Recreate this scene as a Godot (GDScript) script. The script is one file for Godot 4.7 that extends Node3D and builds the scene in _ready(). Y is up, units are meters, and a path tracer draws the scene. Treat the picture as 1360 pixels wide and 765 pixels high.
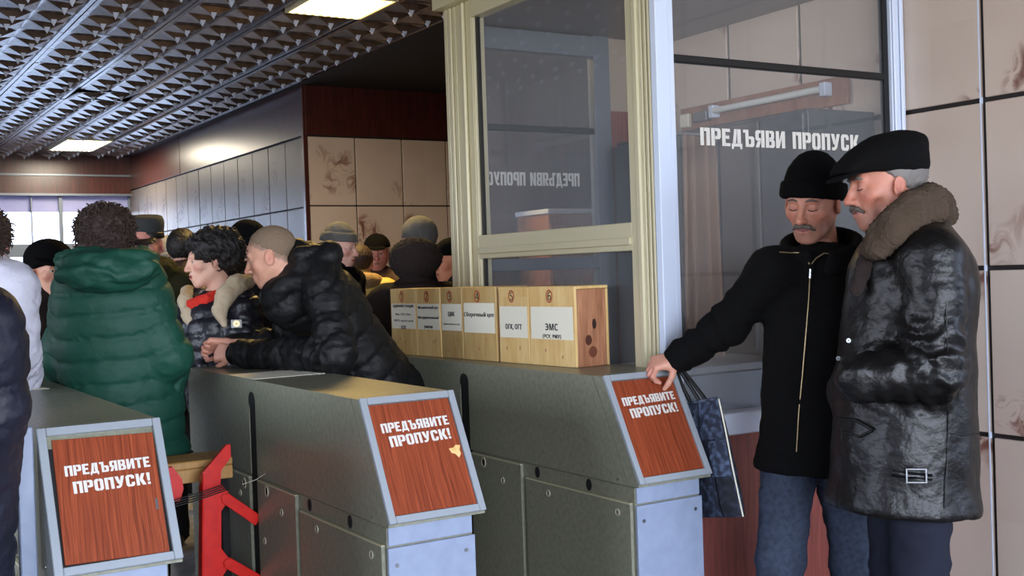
extends Node3D

var XR := 3.97          # plane of the tiled right wall
var CEIL := 3.16        # underside of the ceiling slab
var mats := {}
var used_names := {}

func _ready():
	# ---- camera, sky, lights, exposure -------------------------------------------------
	var cam := Camera3D.new()
	cam.name = "camera"
	cam.position = Vector3(0, 1.40, 0)
	cam.rotation = Vector3(-0.01473, -0.55439, -0.033215)
	cam.fov = 28.14
	cam.near = 0.05
	cam.far = 200.0
	add_child(cam)
	cam.current = true

	var env := Environment.new()
	env.background_mode = Environment.BG_SKY
	var sky := Sky.new()
	var sm := ProceduralSkyMaterial.new()
	sm.sky_top_color = Color(0.62, 0.74, 0.95)
	sm.sky_horizon_color = Color(0.86, 0.91, 1.0)
	sm.ground_bottom_color = Color(0.55, 0.57, 0.6)
	sm.ground_horizon_color = Color(0.8, 0.84, 0.9)
	sm.sky_energy_multiplier = 2.4
	sm.ground_energy_multiplier = 1.2
	sky.sky_material = sm
	env.sky = sky
	env.tonemap_mode = Environment.TONE_MAPPER_LINEAR
	env.tonemap_exposure = 1.25
	env.sdfgi_enabled = true
	env.ssao_enabled = true
	env.ssil_enabled = true
	var we := WorldEnvironment.new()
	we.name = "environment"
	we.environment = env
	add_child(we)

	# daylight through the glazed entrance behind the camera and through the far windows
	area_light("entrance_daylight", Vector3(0.6, 1.75, 3.15), Vector3.ZERO, Vector2(6.8, 2.3), Color(0.975, 0.98, 1.0), 34.0)
	area_light("far_window_daylight", Vector3(1.6, 1.75, -16.2), Vector3(0, 180, 0), Vector2(4.4, 1.6), Color(0.70, 0.82, 1.0), 4.5)
	area_light("hall_window_daylight", Vector3(-3.35, 1.75, -4.2), Vector3(0, -90, 0), Vector2(5.6, 1.7), Color(1.0, 0.96, 0.90), 9.0)

	make_materials()
	build_shell()
	build_ceiling()
	build_turnstiles()
	build_booth()
	build_small_things()
	build_people()

# =====================================================================================
#  helpers
# =====================================================================================
func area_light(called: String, at: Vector3, turn: Vector3, size: Vector2, col: Color, energy: float):
	var l := AreaLight3D.new()
	l.name = called
	l.position = at
	l.rotation_degrees = turn
	l.area_size = size
	l.light_color = col
	l.light_energy = energy
	l.area_range = 40.0
	l.area_attenuation = 2.0
	l.shadow_enabled = true
	add_child(l)
	return l

func numbered(called: String) -> String:
	if not used_names.has(called):
		used_names[called] = 0
		return called
	used_names[called] += 1
	return "%s_%03d" % [called, used_names[called]]

func meta(o: Node, label: String, category: String, group := "") -> Node:
	o.set_meta("label", label)
	o.set_meta("category", category)
	if group != "":
		o.set_meta("group", group)
	return o

func thing(called: String, label: String, category: String, at := Vector3.ZERO, yaw := 0.0, group := "") -> Node3D:
	var o := Node3D.new()
	o.name = numbered(called)
	add_child(o)
	o.position = at
	o.rotation.y = yaw
	meta(o, label, category, group)
	return o

func structure(o: Node) -> Node:
	o.set_meta("kind", "structure")
	return o

func child_name(parent: Node, called: String) -> String:
	if parent == self:
		return numbered(called)
	var key := "%d/%s" % [parent.get_instance_id(), called]
	if not used_names.has(key):
		used_names[key] = 0
		return called
	used_names[key] += 1
	return "%s_%03d" % [called, used_names[key]]

func part(called: String, mesh: Mesh, m: Material, parent: Node, tr := Transform3D()) -> MeshInstance3D:
	var o := MeshInstance3D.new()
	o.name = child_name(parent, called)
	o.mesh = mesh
	o.material_override = m
	o.cast_shadow = GeometryInstance3D.SHADOW_CASTING_SETTING_ON
	o.transform = tr
	parent.add_child(o)
	return o

func st_new() -> SurfaceTool:
	var st := SurfaceTool.new()
	st.begin(Mesh.PRIMITIVE_TRIANGLES)
	st.set_smooth_group(-1)
	return st

func st_done(st: SurfaceTool) -> ArrayMesh:
	st.generate_normals()
	return st.commit()

func tri(st: SurfaceTool, a: Vector3, b: Vector3, c: Vector3):   # a, b, c run counter-clockwise seen from outside
	st.add_vertex(a); st.add_vertex(c); st.add_vertex(b)

func quad(st: SurfaceTool, a: Vector3, b: Vector3, c: Vector3, d: Vector3):
	tri(st, a, b, c); tri(st, a, c, d)

func add_box(st: SurfaceTool, c: Vector3, size: Vector3, bev := 0.0, basis := Basis()):
	var h := size * 0.5
	if bev <= 0.0:
		var p := []
		for i in 8:
			p.append(c + basis * Vector3(h.x * (1 if i & 1 else -1), h.y * (1 if i & 2 else -1), h.z * (1 if i & 4 else -1)))
		for f in [[4, 5, 7, 6], [1, 0, 2, 3], [5, 1, 3, 7], [0, 4, 6, 2], [6, 7, 3, 2], [0, 1, 5, 4]]:
			quad(st, p[f[0]], p[f[1]], p[f[2]], p[f[3]])
		return
	bev = minf(bev, minf(h.x, minf(h.y, h.z)) * 0.9)
	# each corner has three points, one on each face
	var q := []
	for i in 8:
		var s := Vector3(1 if i & 1 else -1, 1 if i & 2 else -1, 1 if i & 4 else -1)
		var row := []
		for ax in 3:
			var v := h - Vector3(bev, bev, bev)
			v[ax] = h[ax]
			row.append(c + basis * (v * s))
		q.append(row)
	for f in [[2, [4, 5, 7, 6]], [2, [1, 0, 2, 3]], [0, [5, 1, 3, 7]], [0, [0, 4, 6, 2]], [1, [6, 7, 3, 2]], [1, [0, 1, 5, 4]]]:
		var k: Array = f[1]
		quad(st, q[k[0]][f[0]], q[k[1]][f[0]], q[k[2]][f[0]], q[k[3]][f[0]])
	for ax in 3:
		var u := (ax + 1) % 3
		var w := (ax + 2) % 3
		for su in 2:
			for sw in 2:
				var i0 := (su << u) | (sw << w)
				var i1 := i0 | (1 << ax)
				var pts := [q[i0][u], q[i1][u], q[i1][w], q[i0][w]]
				var out: Vector3 = basis * ((Vector3.ZERO + (Vector3(1, 0, 0) if u == 0 else Vector3(0, 1, 0) if u == 1 else Vector3(0, 0, 1)) * (1 if su else -1)) + (Vector3(1, 0, 0) if w == 0 else Vector3(0, 1, 0) if w == 1 else Vector3(0, 0, 1)) * (1 if sw else -1))
				var n: Vector3 = (pts[1] - pts[0]).cross(pts[2] - pts[0])
				if n.dot(out) > 0:
					quad(st, pts[0], pts[1], pts[2], pts[3])
				else:
					quad(st, pts[3], pts[2], pts[1], pts[0])
	for i in 8:
		var out2: Vector3 = basis * Vector3(1 if i & 1 else -1, 1 if i & 2 else -1, 1 if i & 4 else -1)
		var n2: Vector3 = (q[i][1] - q[i][0]).cross(q[i][2] - q[i][0])
		if n2.dot(out2) > 0:
			tri(st, q[i][0], q[i][1], q[i][2])
		else:
			tri(st, q[i][0], q[i][2], q[i][1])

func box_mesh(size: Vector3, bev := 0.0, c := Vector3.ZERO) -> ArrayMesh:
	var st := st_new()
	add_box(st, c, size, bev)
	return st_done(st)

func box_span(lo: Vector3, hi: Vector3, bev := 0.0) -> ArrayMesh:
	return box_mesh((hi - lo).abs(), bev, (lo + hi) * 0.5)

# a polygon (u, v) extruded along w from w0 to w1; basis columns are the directions of u, v, w
func add_prism(st: SurfaceTool, poly: PackedVector2Array, w0: float, w1: float, basis: Basis, o := Vector3.ZERO):
	var pl := poly
	if Geometry2D.is_polygon_clockwise(pl):
		pl = pl.duplicate()
		pl.reverse()
	var flip := basis.determinant() < 0.0
	var a := []
	var b := []
	for p in pl:
		a.append(o + basis * Vector3(p.x, p.y, w0))
		b.append(o + basis * Vector3(p.x, p.y, w1))
	var n := pl.size()
	for i in n:
		var j := (i + 1) % n
		if flip:
			quad(st, b[i], b[j], a[j], a[i])
		else:
			quad(st, a[i], a[j], b[j], b[i])
	var t := Geometry2D.triangulate_polygon(pl)
	for k in range(0, t.size(), 3):
		var x := t[k]
		var y := t[k + 1]
		var z := t[k + 2]
		var ccw := (pl[y] - pl[x]).cross(pl[z] - pl[x]) > 0.0
		if ccw == flip:
			var s := y
			y = z
			z = s
		tri(st, b[x], b[y], b[z])
		tri(st, a[x], a[z], a[y])

func add_tube(st: SurfaceTool, pts: Array, radii, sides := 8, caps := true):
	var rings := []
	var n := pts.size()
	var up := Vector3.UP
	for i in n:
		var d: Vector3 = (pts[mini(i + 1, n - 1)] - pts[maxi(i - 1, 0)])
		d = d.normalized()
		if absf(d.dot(up)) > 0.95:
			up = Vector3.RIGHT if absf(d.x) < 0.9 else Vector3.BACK
		var u := up.cross(d).normalized()
		var v := d.cross(u)
		up = v
		var r: float = radii[i] if radii is Array else radii
		var ring := []
		for k in sides:
			var a := TAU * k / sides
			ring.append(pts[i] + (u * cos(a) + v * sin(a)) * r)
		rings.append(ring)
	st.set_smooth_group(1)
	for i in n - 1:
		for k in sides:
			var k2 := (k + 1) % sides
			quad(st, rings[i][k], rings[i][k2], rings[i + 1][k2], rings[i + 1][k])
	st.set_smooth_group(-1)
	if caps:
		for k in range(1, sides - 1):
			tri(st, rings[0][0], rings[0][k + 1], rings[0][k])
			tri(st, rings[n - 1][0], rings[n - 1][k], rings[n - 1][k + 1])

func tube_mesh(pts: Array, radii, sides := 8) -> ArrayMesh:
	var st := st_new()
	add_tube(st, pts, radii, sides)
	return st_done(st)

func ring_mesh(r_out: float, r_in: float, depth: float, sides := 14) -> ArrayMesh:   # a washer about z
	var st := st_new()
	for k in sides:
		var a := TAU * k / sides
		var b := TAU * (k + 1) / sides
		var pa := Vector3(cos(a), sin(a), 0)
		var pb := Vector3(cos(b), sin(b), 0)
		var z := Vector3(0, 0, depth)
		quad(st, pa * r_in + z, pa * r_out + z, pb * r_out + z, pb * r_in + z)
		quad(st, pa * r_out, pb * r_out, pb * r_out + z, pa * r_out + z)
		quad(st, pb * r_in, pa * r_in, pa * r_in + z, pb * r_in + z)
	return st_done(st)

func text_mesh(txt: String, px: float, bold := true, depth := 0.0015, font_name := "Droid Sans") -> TextMesh:
	var t := TextMesh.new()
	var f := SystemFont.new()
	f.font_names = PackedStringArray([font_name])
	f.font_weight = 700 if bold else 400
	t.font = f
	t.text = txt
	t.font_size = 64
	t.pixel_size = px / 64.0
	t.depth = depth
	t.curve_step = 2.0
	t.horizontal_alignment = HORIZONTAL_ALIGNMENT_CENTER
	t.vertical_alignment = VERTICAL_ALIGNMENT_CENTER
	return t

# lettering of a wanted width and height, its middle at tr.origin, facing tr.basis.z
func lettering(txt: String, size: Vector2, m: Material, parent: Node, tr: Transform3D, bold := true, called := "lettering") -> MeshInstance3D:
	var t := text_mesh(txt, 0.1, bold)
	var bb := t.get_aabb()
	var s := Vector3(size.x / maxf(bb.size.x, 0.001), size.y / maxf(bb.size.y, 0.001), 1.0)
	var mid := bb.position + bb.size * 0.5
	var tt := tr * Transform3D(Basis.from_scale(s), Vector3(-mid.x * s.x, -mid.y * s.y, 0.0))
	return part(called, t, m, parent, tt)

# heavy condensed capitals with stencil gaps, as on the signs: each glyph is a few polygons in a 0..w by 0..1 cell
func glyph(ch: String) -> Array:
	var st := [[0, 0], [0.24, 0], [0.24, 1], [0, 1]]
	var bowl_up := [[0.27, 0.83], [0.40, 0.83], [0.42, 0.80], [0.42, 0.58], [0.40, 0.55], [0.27, 0.55], [0.27, 0.38], [0.55, 0.38], [0.66, 0.48], [0.66, 0.90], [0.55, 1.0], [0.27, 1.0]]
	var bowl_dn := []
	for p in bowl_up:
		bowl_dn.append([p[0], p[1] - 0.38])
	var g := []
	var w := 0.66
	match ch:
		"П": g = [st, [[0.27, 0.80], [0.42, 0.80], [0.42, 0], [0.66, 0], [0.66, 1], [0.27, 1]]]
		"Р": g = [st, bowl_up]
		"Е":
			g = [st, [[0.22, 0.82], [0.56, 0.82], [0.56, 1], [0.22, 1]], [[0.22, 0.42], [0.50, 0.42], [0.50, 0.60], [0.22, 0.60]], [[0.22, 0], [0.57, 0], [0.57, 0.18], [0.22, 0.18]]]
			w = 0.57
		"Д":
			g = [[[0.08, 0.18], [0.30, 0.18], [0.38, 0.80], [0.38, 1], [0.20, 1]], [[0.41, 0.18], [0.66, 0.18], [0.66, 1], [0.41, 1]], [[0, -0.14], [0.14, -0.14], [0.14, 0], [0.60, 0], [0.60, -0.14], [0.74, -0.14], [0.74, 0.17], [0, 0.17]]]
			w = 0.74
		"Ъ":
			g = [[[0, 0.82], [0.16, 0.82], [0.16, 0], [0.38, 0], [0.38, 1], [0, 1]]]
			var q := []
			for p in bowl_dn:
				q.append([p[0] + 0.13, p[1]])
			g.append(q)
			w = 0.79
		"Я":
			var q := []
			for p in bowl_up:
				q.append([0.66 - p[0], p[1]])
			g = [[[0.42, 0], [0.66, 0], [0.66, 1], [0.42, 1]], q, [[0, 0], [0.25, 0], [0.40, 0.36], [0.16, 0.36]]]
		"В": 
			g = [st, [[0.27, 0.84], [0.38, 0.84], [0.40, 0.81], [0.40, 0.64], [0.38, 0.61], [0.27, 0.61], [0.27, 0.49], [0.56, 0.49], [0.62, 0.58], [0.62, 0.90], [0.53, 1.0], [0.27, 1.0]], [[0.27, 0.36], [0.40, 0.36], [0.42, 0.33], [0.42, 0.19], [0.40, 0.16], [0.27, 0.16], [0.27, 0], [0.55, 0], [0.66, 0.10], [0.66, 0.38], [0.58, 0.48], [0.27, 0.48]]]
		"И": g = [st, [[0.44, 0], [0.68, 0], [0.68, 1], [0.44, 1]], [[0.24, 0.05], [0.27, 0.05], [0.44, 0.62], [0.44, 0.95], [0.41, 0.95], [0.24, 0.38]]]
		"О":
			g = [[[0.31, 0], [0.31, 0.18], [0.26, 0.18], [0.24, 0.22], [0.24, 0.78], [0.26, 0.82], [0.31, 0.82], [0.31, 1], [0.13, 1], [0, 0.87], [0, 0.13], [0.13, 0]]]
			var q := []
			for p in g[0]:
				q.append([0.65 - p[0], p[1]])
			g.append(q)
		"С": g = [[[0.36, 0.18], [0.27, 0.18], [0.24, 0.22], [0.24, 0.78], [0.27, 0.82], [0.37, 0.82], [0.40, 0.78], [0.40, 0.66], [0.63, 0.66], [0.63, 0.87], [0.50, 1], [0.13, 1], [0, 0.87], [0, 0.13], [0.13, 0], [0.50, 0], [0.63, 0.13], [0.63, 0.36], [0.40, 0.36], [0.40, 0.22]]]
		"У":
			g = [[[0, 1], [0.17, 0.42], [0.30, 0.30], [0.38, 0.44], [0.25, 1]], [[0.46, 1], [0.28, 0.25], [0.22, 0.18], [0.06, 0.18], [0.06, 0], [0.30, 0], [0.46, 0.16], [0.70, 1]]]
			w = 0.70
		"К":
			g = [st, [[0.27, 0.42], [0.44, 0], [0.71, 0], [0.50, 0.52], [0.69, 1], [0.44, 1], [0.27, 0.60]]]
			w = 0.71
		"Т":
			g = [[[0, 0.81], [0.66, 0.81], [0.66, 1], [0, 1]], [[0.21, 0], [0.45, 0], [0.45, 0.79], [0.21, 0.79]]]
		"!":
			g = [[[0.03, 0.30], [0.21, 0.30], [0.25, 1], [0, 1]], [[0.02, 0], [0.23, 0], [0.23, 0.2], [0.02, 0.2]]]
			w = 0.25
		_: w = 0.42
	return [w, g]

func stencil(txt: String, size: Vector2, m: Material, parent: Node, tr: Transform3D) -> MeshInstance3D:
	var total := -0.09
	for ch in txt:
		total += float(glyph(ch)[0]) + 0.09
	var sx := size.x / total
	var st := st_new()
	var x := -size.x / 2.0
	for ch in txt:
		var g := glyph(ch)
		for poly in g[1]:
			var pl := PackedVector2Array()
			for p in poly:
				pl.append(Vector2(x + p[0] * sx, (p[1] - 0.5) * size.y))
			add_prism(st, pl, 0.0, 0.0008, Basis())
		x += (float(g[0]) + 0.09) * sx
	return part("lettering", st_done(st), m, parent, tr)

func mat(col: Color, rough := 0.6, metal := 0.0) -> StandardMaterial3D:
	var m := StandardMaterial3D.new()
	m.albedo_color = col
	m.roughness = rough
	m.metallic = metal
	return m

func noise(freq: float, sd: int, oct := 3) -> FastNoiseLite:
	var n := FastNoiseLite.new()
	n.noise_type = FastNoiseLite.TYPE_SIMPLEX_SMOOTH
	n.seed = sd
	n.frequency = freq
	n.fractal_octaves = oct
	return n

# seamless-enough picture from a function of (u, v) in 0..1
func picture(w: int, h: int, fn: Callable) -> ImageTexture:
	var im := Image.create(w, h, false, Image.FORMAT_RGB8)
	for y in h:
		for x in w:
			im.set_pixel(x, y, fn.call(float(x) / w, float(y) / h))
	return ImageTexture.create_from_image(im)

func noise_tex(freq: float, sd: int, cols: Array, offs: Array, size := 256, oct := 4) -> NoiseTexture2D:
	var t := NoiseTexture2D.new()
	t.width = size
	t.height = size
	t.seamless = true
	t.noise = noise(freq, sd, oct)
	var g := Gradient.new()
	g.offsets = PackedFloat32Array(offs)
	g.colors = PackedColorArray(cols)
	t.color_ramp = g
	return t

func normal_tex(freq: float, sd: int, strength := 4.0, size := 256, oct := 3) -> NoiseTexture2D:
	var t := NoiseTexture2D.new()
	t.width = size
	t.height = size
	t.seamless = true
	t.as_normal_map = true
	t.bump_strength = strength
	t.noise = noise(freq, sd, oct)
	return t

func tri_map(m: StandardMaterial3D, sc: Vector3, world := false, off := Vector3.ZERO) -> StandardMaterial3D:
	m.uv1_triplanar = true
	m.uv1_world_triplanar = world
	m.uv1_scale = sc
	m.uv1_offset = off
	m.uv1_triplanar_sharpness = 8.0
	return m

func with_normal(m: StandardMaterial3D, t: Texture2D, s := 1.0) -> StandardMaterial3D:
	m.normal_enabled = true
	m.normal_texture = t
	m.normal_scale = s
	return m

# =====================================================================================
#  materials
# =====================================================================================
func grain_fn(dark: Color, light: Color, sd: int, streak := 60.0) -> Callable:
	var n1 := noise(1.0, sd, 4)
	var n2 := noise(1.0, sd + 7, 3)
	return func(u, v):
		var wob: float = n2.get_noise_2d(u * 6.0, v * 2.0) * 0.02
		var g: float = n1.get_noise_2d((u + wob) * streak, v * 1.6) * 0.6 + n2.get_noise_2d(u * streak * 3.1, v * 5.0) * 0.4
		return dark.lerp(light, clampf(0.55 + g * 1.1, 0.0, 1.0))

func make_materials():
	var side_tex := noise_tex(0.12, 3, [Color(0.455, 0.455, 0.39), Color(0.485, 0.485, 0.415), Color(0.51, 0.51, 0.435)], [0.2, 0.5, 0.8], 256, 5)
	var m := mat(Color.WHITE, 0.33)
	m.albedo_texture = side_tex
	mats.grey_paint = tri_map(with_normal(m, normal_tex(0.08, 12, 1.2), 0.25), Vector3(1.3, 1.3, 1.3))
	m = mat(Color.WHITE, 0.42)
	m.albedo_texture = noise_tex(0.05, 5, [Color(0.51, 0.555, 0.64), Color(0.525, 0.57, 0.655), Color(0.54, 0.585, 0.67)], [0.2, 0.5, 0.85])
	mats.blue_paint = tri_map(m, Vector3(1.1, 1.1, 1.1))
	mats.frame_paint = mat(Color(0.575, 0.60, 0.62), 0.40)
	m = mat(Color.WHITE, 0.28)
	m.albedo_texture = picture(640, 256, grain_fn(Color(0.39, 0.165, 0.095), Color(0.65, 0.315, 0.19), 11, 95.0))
	m.clearcoat_enabled = true
	m.clearcoat = 0.3
	m.clearcoat_roughness = 0.25
	mats.laminate = tri_map(m, Vector3(1.9, 1.1, 1.1), false, Vector3(0.5, 0.5, 0.5))
	m = mat(Color.WHITE, 0.32)
	m.albedo_texture = picture(256, 256, grain_fn(Color(0.20, 0.09, 0.075), Color(0.31, 0.14, 0.11), 21, 30.0))
	mats.dark_wood = tri_map(m, Vector3(0.7, 0.7, 0.7))
	m = mat(Color.WHITE, 0.45)
	m.albedo_texture = picture(256, 256, grain_fn(Color(0.41, 0.20, 0.175), Color(0.53, 0.275, 0.24), 31, 60.0))
	mats.red_panel = tri_map(m, Vector3(0.9, 0.9, 0.9))
	mats.white_letters = mat(Color(0.83, 0.82, 0.79), 0.55)
	mats.black = mat(Color(0.03, 0.03, 0.03), 0.8)
	mats.rubber = mat(Color(0.05, 0.05, 0.055), 0.5)
	mats.joint = mat(Color(0.10, 0.07, 0.065), 0.7)
	mats.lock_metal = mat(Color(0.66, 0.63, 0.54), 0.4)
	mats.chrome = mat(Color(0.75, 0.75, 0.76), 0.25, 1.0)
	mats.steel = mat(Color(0.55, 0.56, 0.57), 0.35, 0.9)
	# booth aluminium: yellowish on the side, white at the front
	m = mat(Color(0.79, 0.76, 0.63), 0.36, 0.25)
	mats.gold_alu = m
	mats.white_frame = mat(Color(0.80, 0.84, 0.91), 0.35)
	mats.grey_alu = mat(Color(0.43, 0.46, 0.50), 0.35, 0.3)
	var g := mat(Color(0.85, 0.88, 0.9, 0.06), 0.02)
	g.transparency = BaseMaterial3D.TRANSPARENCY_ALPHA
	g.metallic_specular = 0.36
	mats.glass = g
	# tiles: marble with reddish veins, several cuts of the same slab
	var vein := noise(1.0, 41, 4)
	var warp := noise(1.0, 42, 3)
	var area := noise(1.0, 43, 2)
	var marble := func(u, v):
		var x: float = u * 5.0
		var y: float = v * 5.0
		var wx: float = x + warp.get_noise_2d(x * 1.1, y * 1.1) * 1.3
		var wy: float = y + warp.get_noise_2d(x * 1.1 + 40.0, y * 1.1) * 1.3
		var patch: float = clampf(area.get_noise_2d(x * 0.75 + 9.0, y * 0.75) * 2.6 - 0.55, 0.0, 1.0)
		var cloud: float = warp.get_noise_2d(x * 0.7 + 80.0, y * 0.7) * 0.5 + 0.5
		var base: Color = Color(0.86, 0.81, 0.76).lerp(Color(0.81, 0.735, 0.68), cloud)
		var smear: float = vein.get_noise_2d((wx + wy) * 2.2, (wy - wx) * 0.75) * 1.8
		var line: float = clampf(1.0 - absf(vein.get_noise_2d((wx + wy) * 0.9 + 30.0, (wy - wx) * 0.5)) * 14.0, 0.0, 1.0)
		var blot: float = clampf(patch * clampf(smear + 0.25, 0.0, 1.0) * 1.3 + patch * line * 0.7, 0.0, 1.0)
		return base.lerp(Color(0.43, 0.265, 0.22), blot * 0.85)
	var slab := picture(512, 512, marble)
	mats.tiles = []
	mats.dark_tiles = []
	for k in 7:
		var t := mat(Color(0.93, 0.915, 0.90), 0.38)
		t.albedo_texture = slab
		mats.tiles.append(tri_map(t, Vector3(0.40, 0.40, 0.40), false, Vector3(0.37 * k, 0.29 * k, 0.61 * k)))
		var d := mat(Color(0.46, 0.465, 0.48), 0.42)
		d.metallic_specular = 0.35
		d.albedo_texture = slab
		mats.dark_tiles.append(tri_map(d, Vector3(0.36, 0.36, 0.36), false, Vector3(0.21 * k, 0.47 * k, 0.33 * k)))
	m = mat(Color.WHITE, 0.24, 0.75)
	m.albedo_texture = noise_tex(0.03, 51, [Color(0.37, 0.33, 0.32), Color(0.46, 0.415, 0.40), Color(0.52, 0.475, 0.465)], [0.2, 0.5, 0.8])
	mats.ceiling_panel = tri_map(m, Vector3(1.2, 1.2, 1.2))
	mats.ceiling_tip = mat(Color(0.70, 0.73, 0.80), 0.3)
	mats.ceiling_slab = mat(Color(0.075, 0.05, 0.04), 0.75)
	m = mat(Color.WHITE, 0.55)
	m.albedo_texture = noise_tex(0.04, 61, [Color(0.42, 0.41, 0.39), Color(0.50, 0.48, 0.46), Color(0.55, 0.53, 0.51)], [0.2, 0.5, 0.8])
	mats.floor = tri_map(m, Vector3(0.5, 0.5, 0.5))
	mats.plaster = mat(Color(0.33, 0.28, 0.25), 0.8)
	mats.beige = mat(Color(0.62, 0.56, 0.49), 0.7)
	m = mat(Color.WHITE, 0.5)
	m.albedo_texture = picture(256, 256, grain_fn(Color(0.84, 0.67, 0.40), Color(0.93, 0.80, 0.55), 71, 9.0))
	mats.plywood = tri_map(m, Vector3(1.6, 1.2, 1.2))
	m = mat(Color.WHITE, 0.5)
	m.albedo_texture = picture(256, 256, grain_fn(Color(0.55, 0.35, 0.24), Color(0.72, 0.51, 0.37), 75, 9.0))
	mats.box_end = tri_map(m, Vector3(3.0, 1.4, 1.4))
	m = mat(Color.WHITE, 0.5)
	m.albedo_texture = picture(192, 192, grain_fn(Color(0.50, 0.31, 0.20), Color(0.60, 0.40, 0.27), 81, 20.0))
	mats.plank = tri_map(m, Vector3(0.8, 1.8, 0.6))
	mats.blind = mat(Color(0.62, 0.62, 0.78), 0.8)
	mats.blind.backlight_enabled = true
	mats.blind.backlight = Color(0.5, 0.5, 0.62)
	mats.paper = mat(Color(0.90, 0.88, 0.80), 0.7)
	mats.ink = mat(Color(0.12, 0.12, 0.14), 0.6)
	mats.red_ink = mat(Color(0.62, 0.16, 0.10), 0.6)
	m = mat(Color.WHITE, 0.35)
	m.albedo_texture = noise_tex(0.05, 91, [Color(0.80, 0.09, 0.06), Color(0.83, 0.105, 0.065), Color(0.85, 0.12, 0.07)], [0.2, 0.5, 0.8])
	mats.red_paint = tri_map(m, Vector3(1.5, 1.5, 1.5))

# =====================================================================================
#  the room
# =====================================================================================
func plain_wall(called: String, lo: Vector3, hi: Vector3, m: Material) -> Node:
	return structure(part(called, box_span(lo, hi), m, self))

# tiles of a wall that runs along z at plane x (they face -x), or along x at plane z (they face +z)
func tile_grid(wall: Node, along_z: bool, plane: float, edges: Array, rows: Array, kinds: Array, seed_: int, gap := 0.006):
	var k := seed_
	for i in edges.size() - 1:
		for j in rows.size() - 1:
			var a: float = minf(edges[i], edges[i + 1]) + gap
			var b: float = maxf(edges[i], edges[i + 1]) - gap
			var c: float = rows[j] + gap
			var d: float = rows[j + 1] - gap
			k = (k * 7 + 3 + i * 5 + j * 11) % 97
			var depth := 0.016 + 0.0015 * (k % 3)
			var size := Vector3(depth, d - c, b - a) if along_z else Vector3(b - a, d - c, depth)
			var at := Vector3(plane, (c + d) / 2, (a + b) / 2) if along_z else Vector3((a + b) / 2, (c + d) / 2, plane)
			part("tile", box_mesh(size, 0.003), kinds[k % kinds.size()], wall, Transform3D(Basis(), at))

func steps(a: float, b: float, by: float) -> Array:
	var r := []
	var v := a
	while (by > 0 and v < b + 0.001) or (by < 0 and v > b - 0.001):
		r.append(v)
		v += by
	return r

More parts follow.
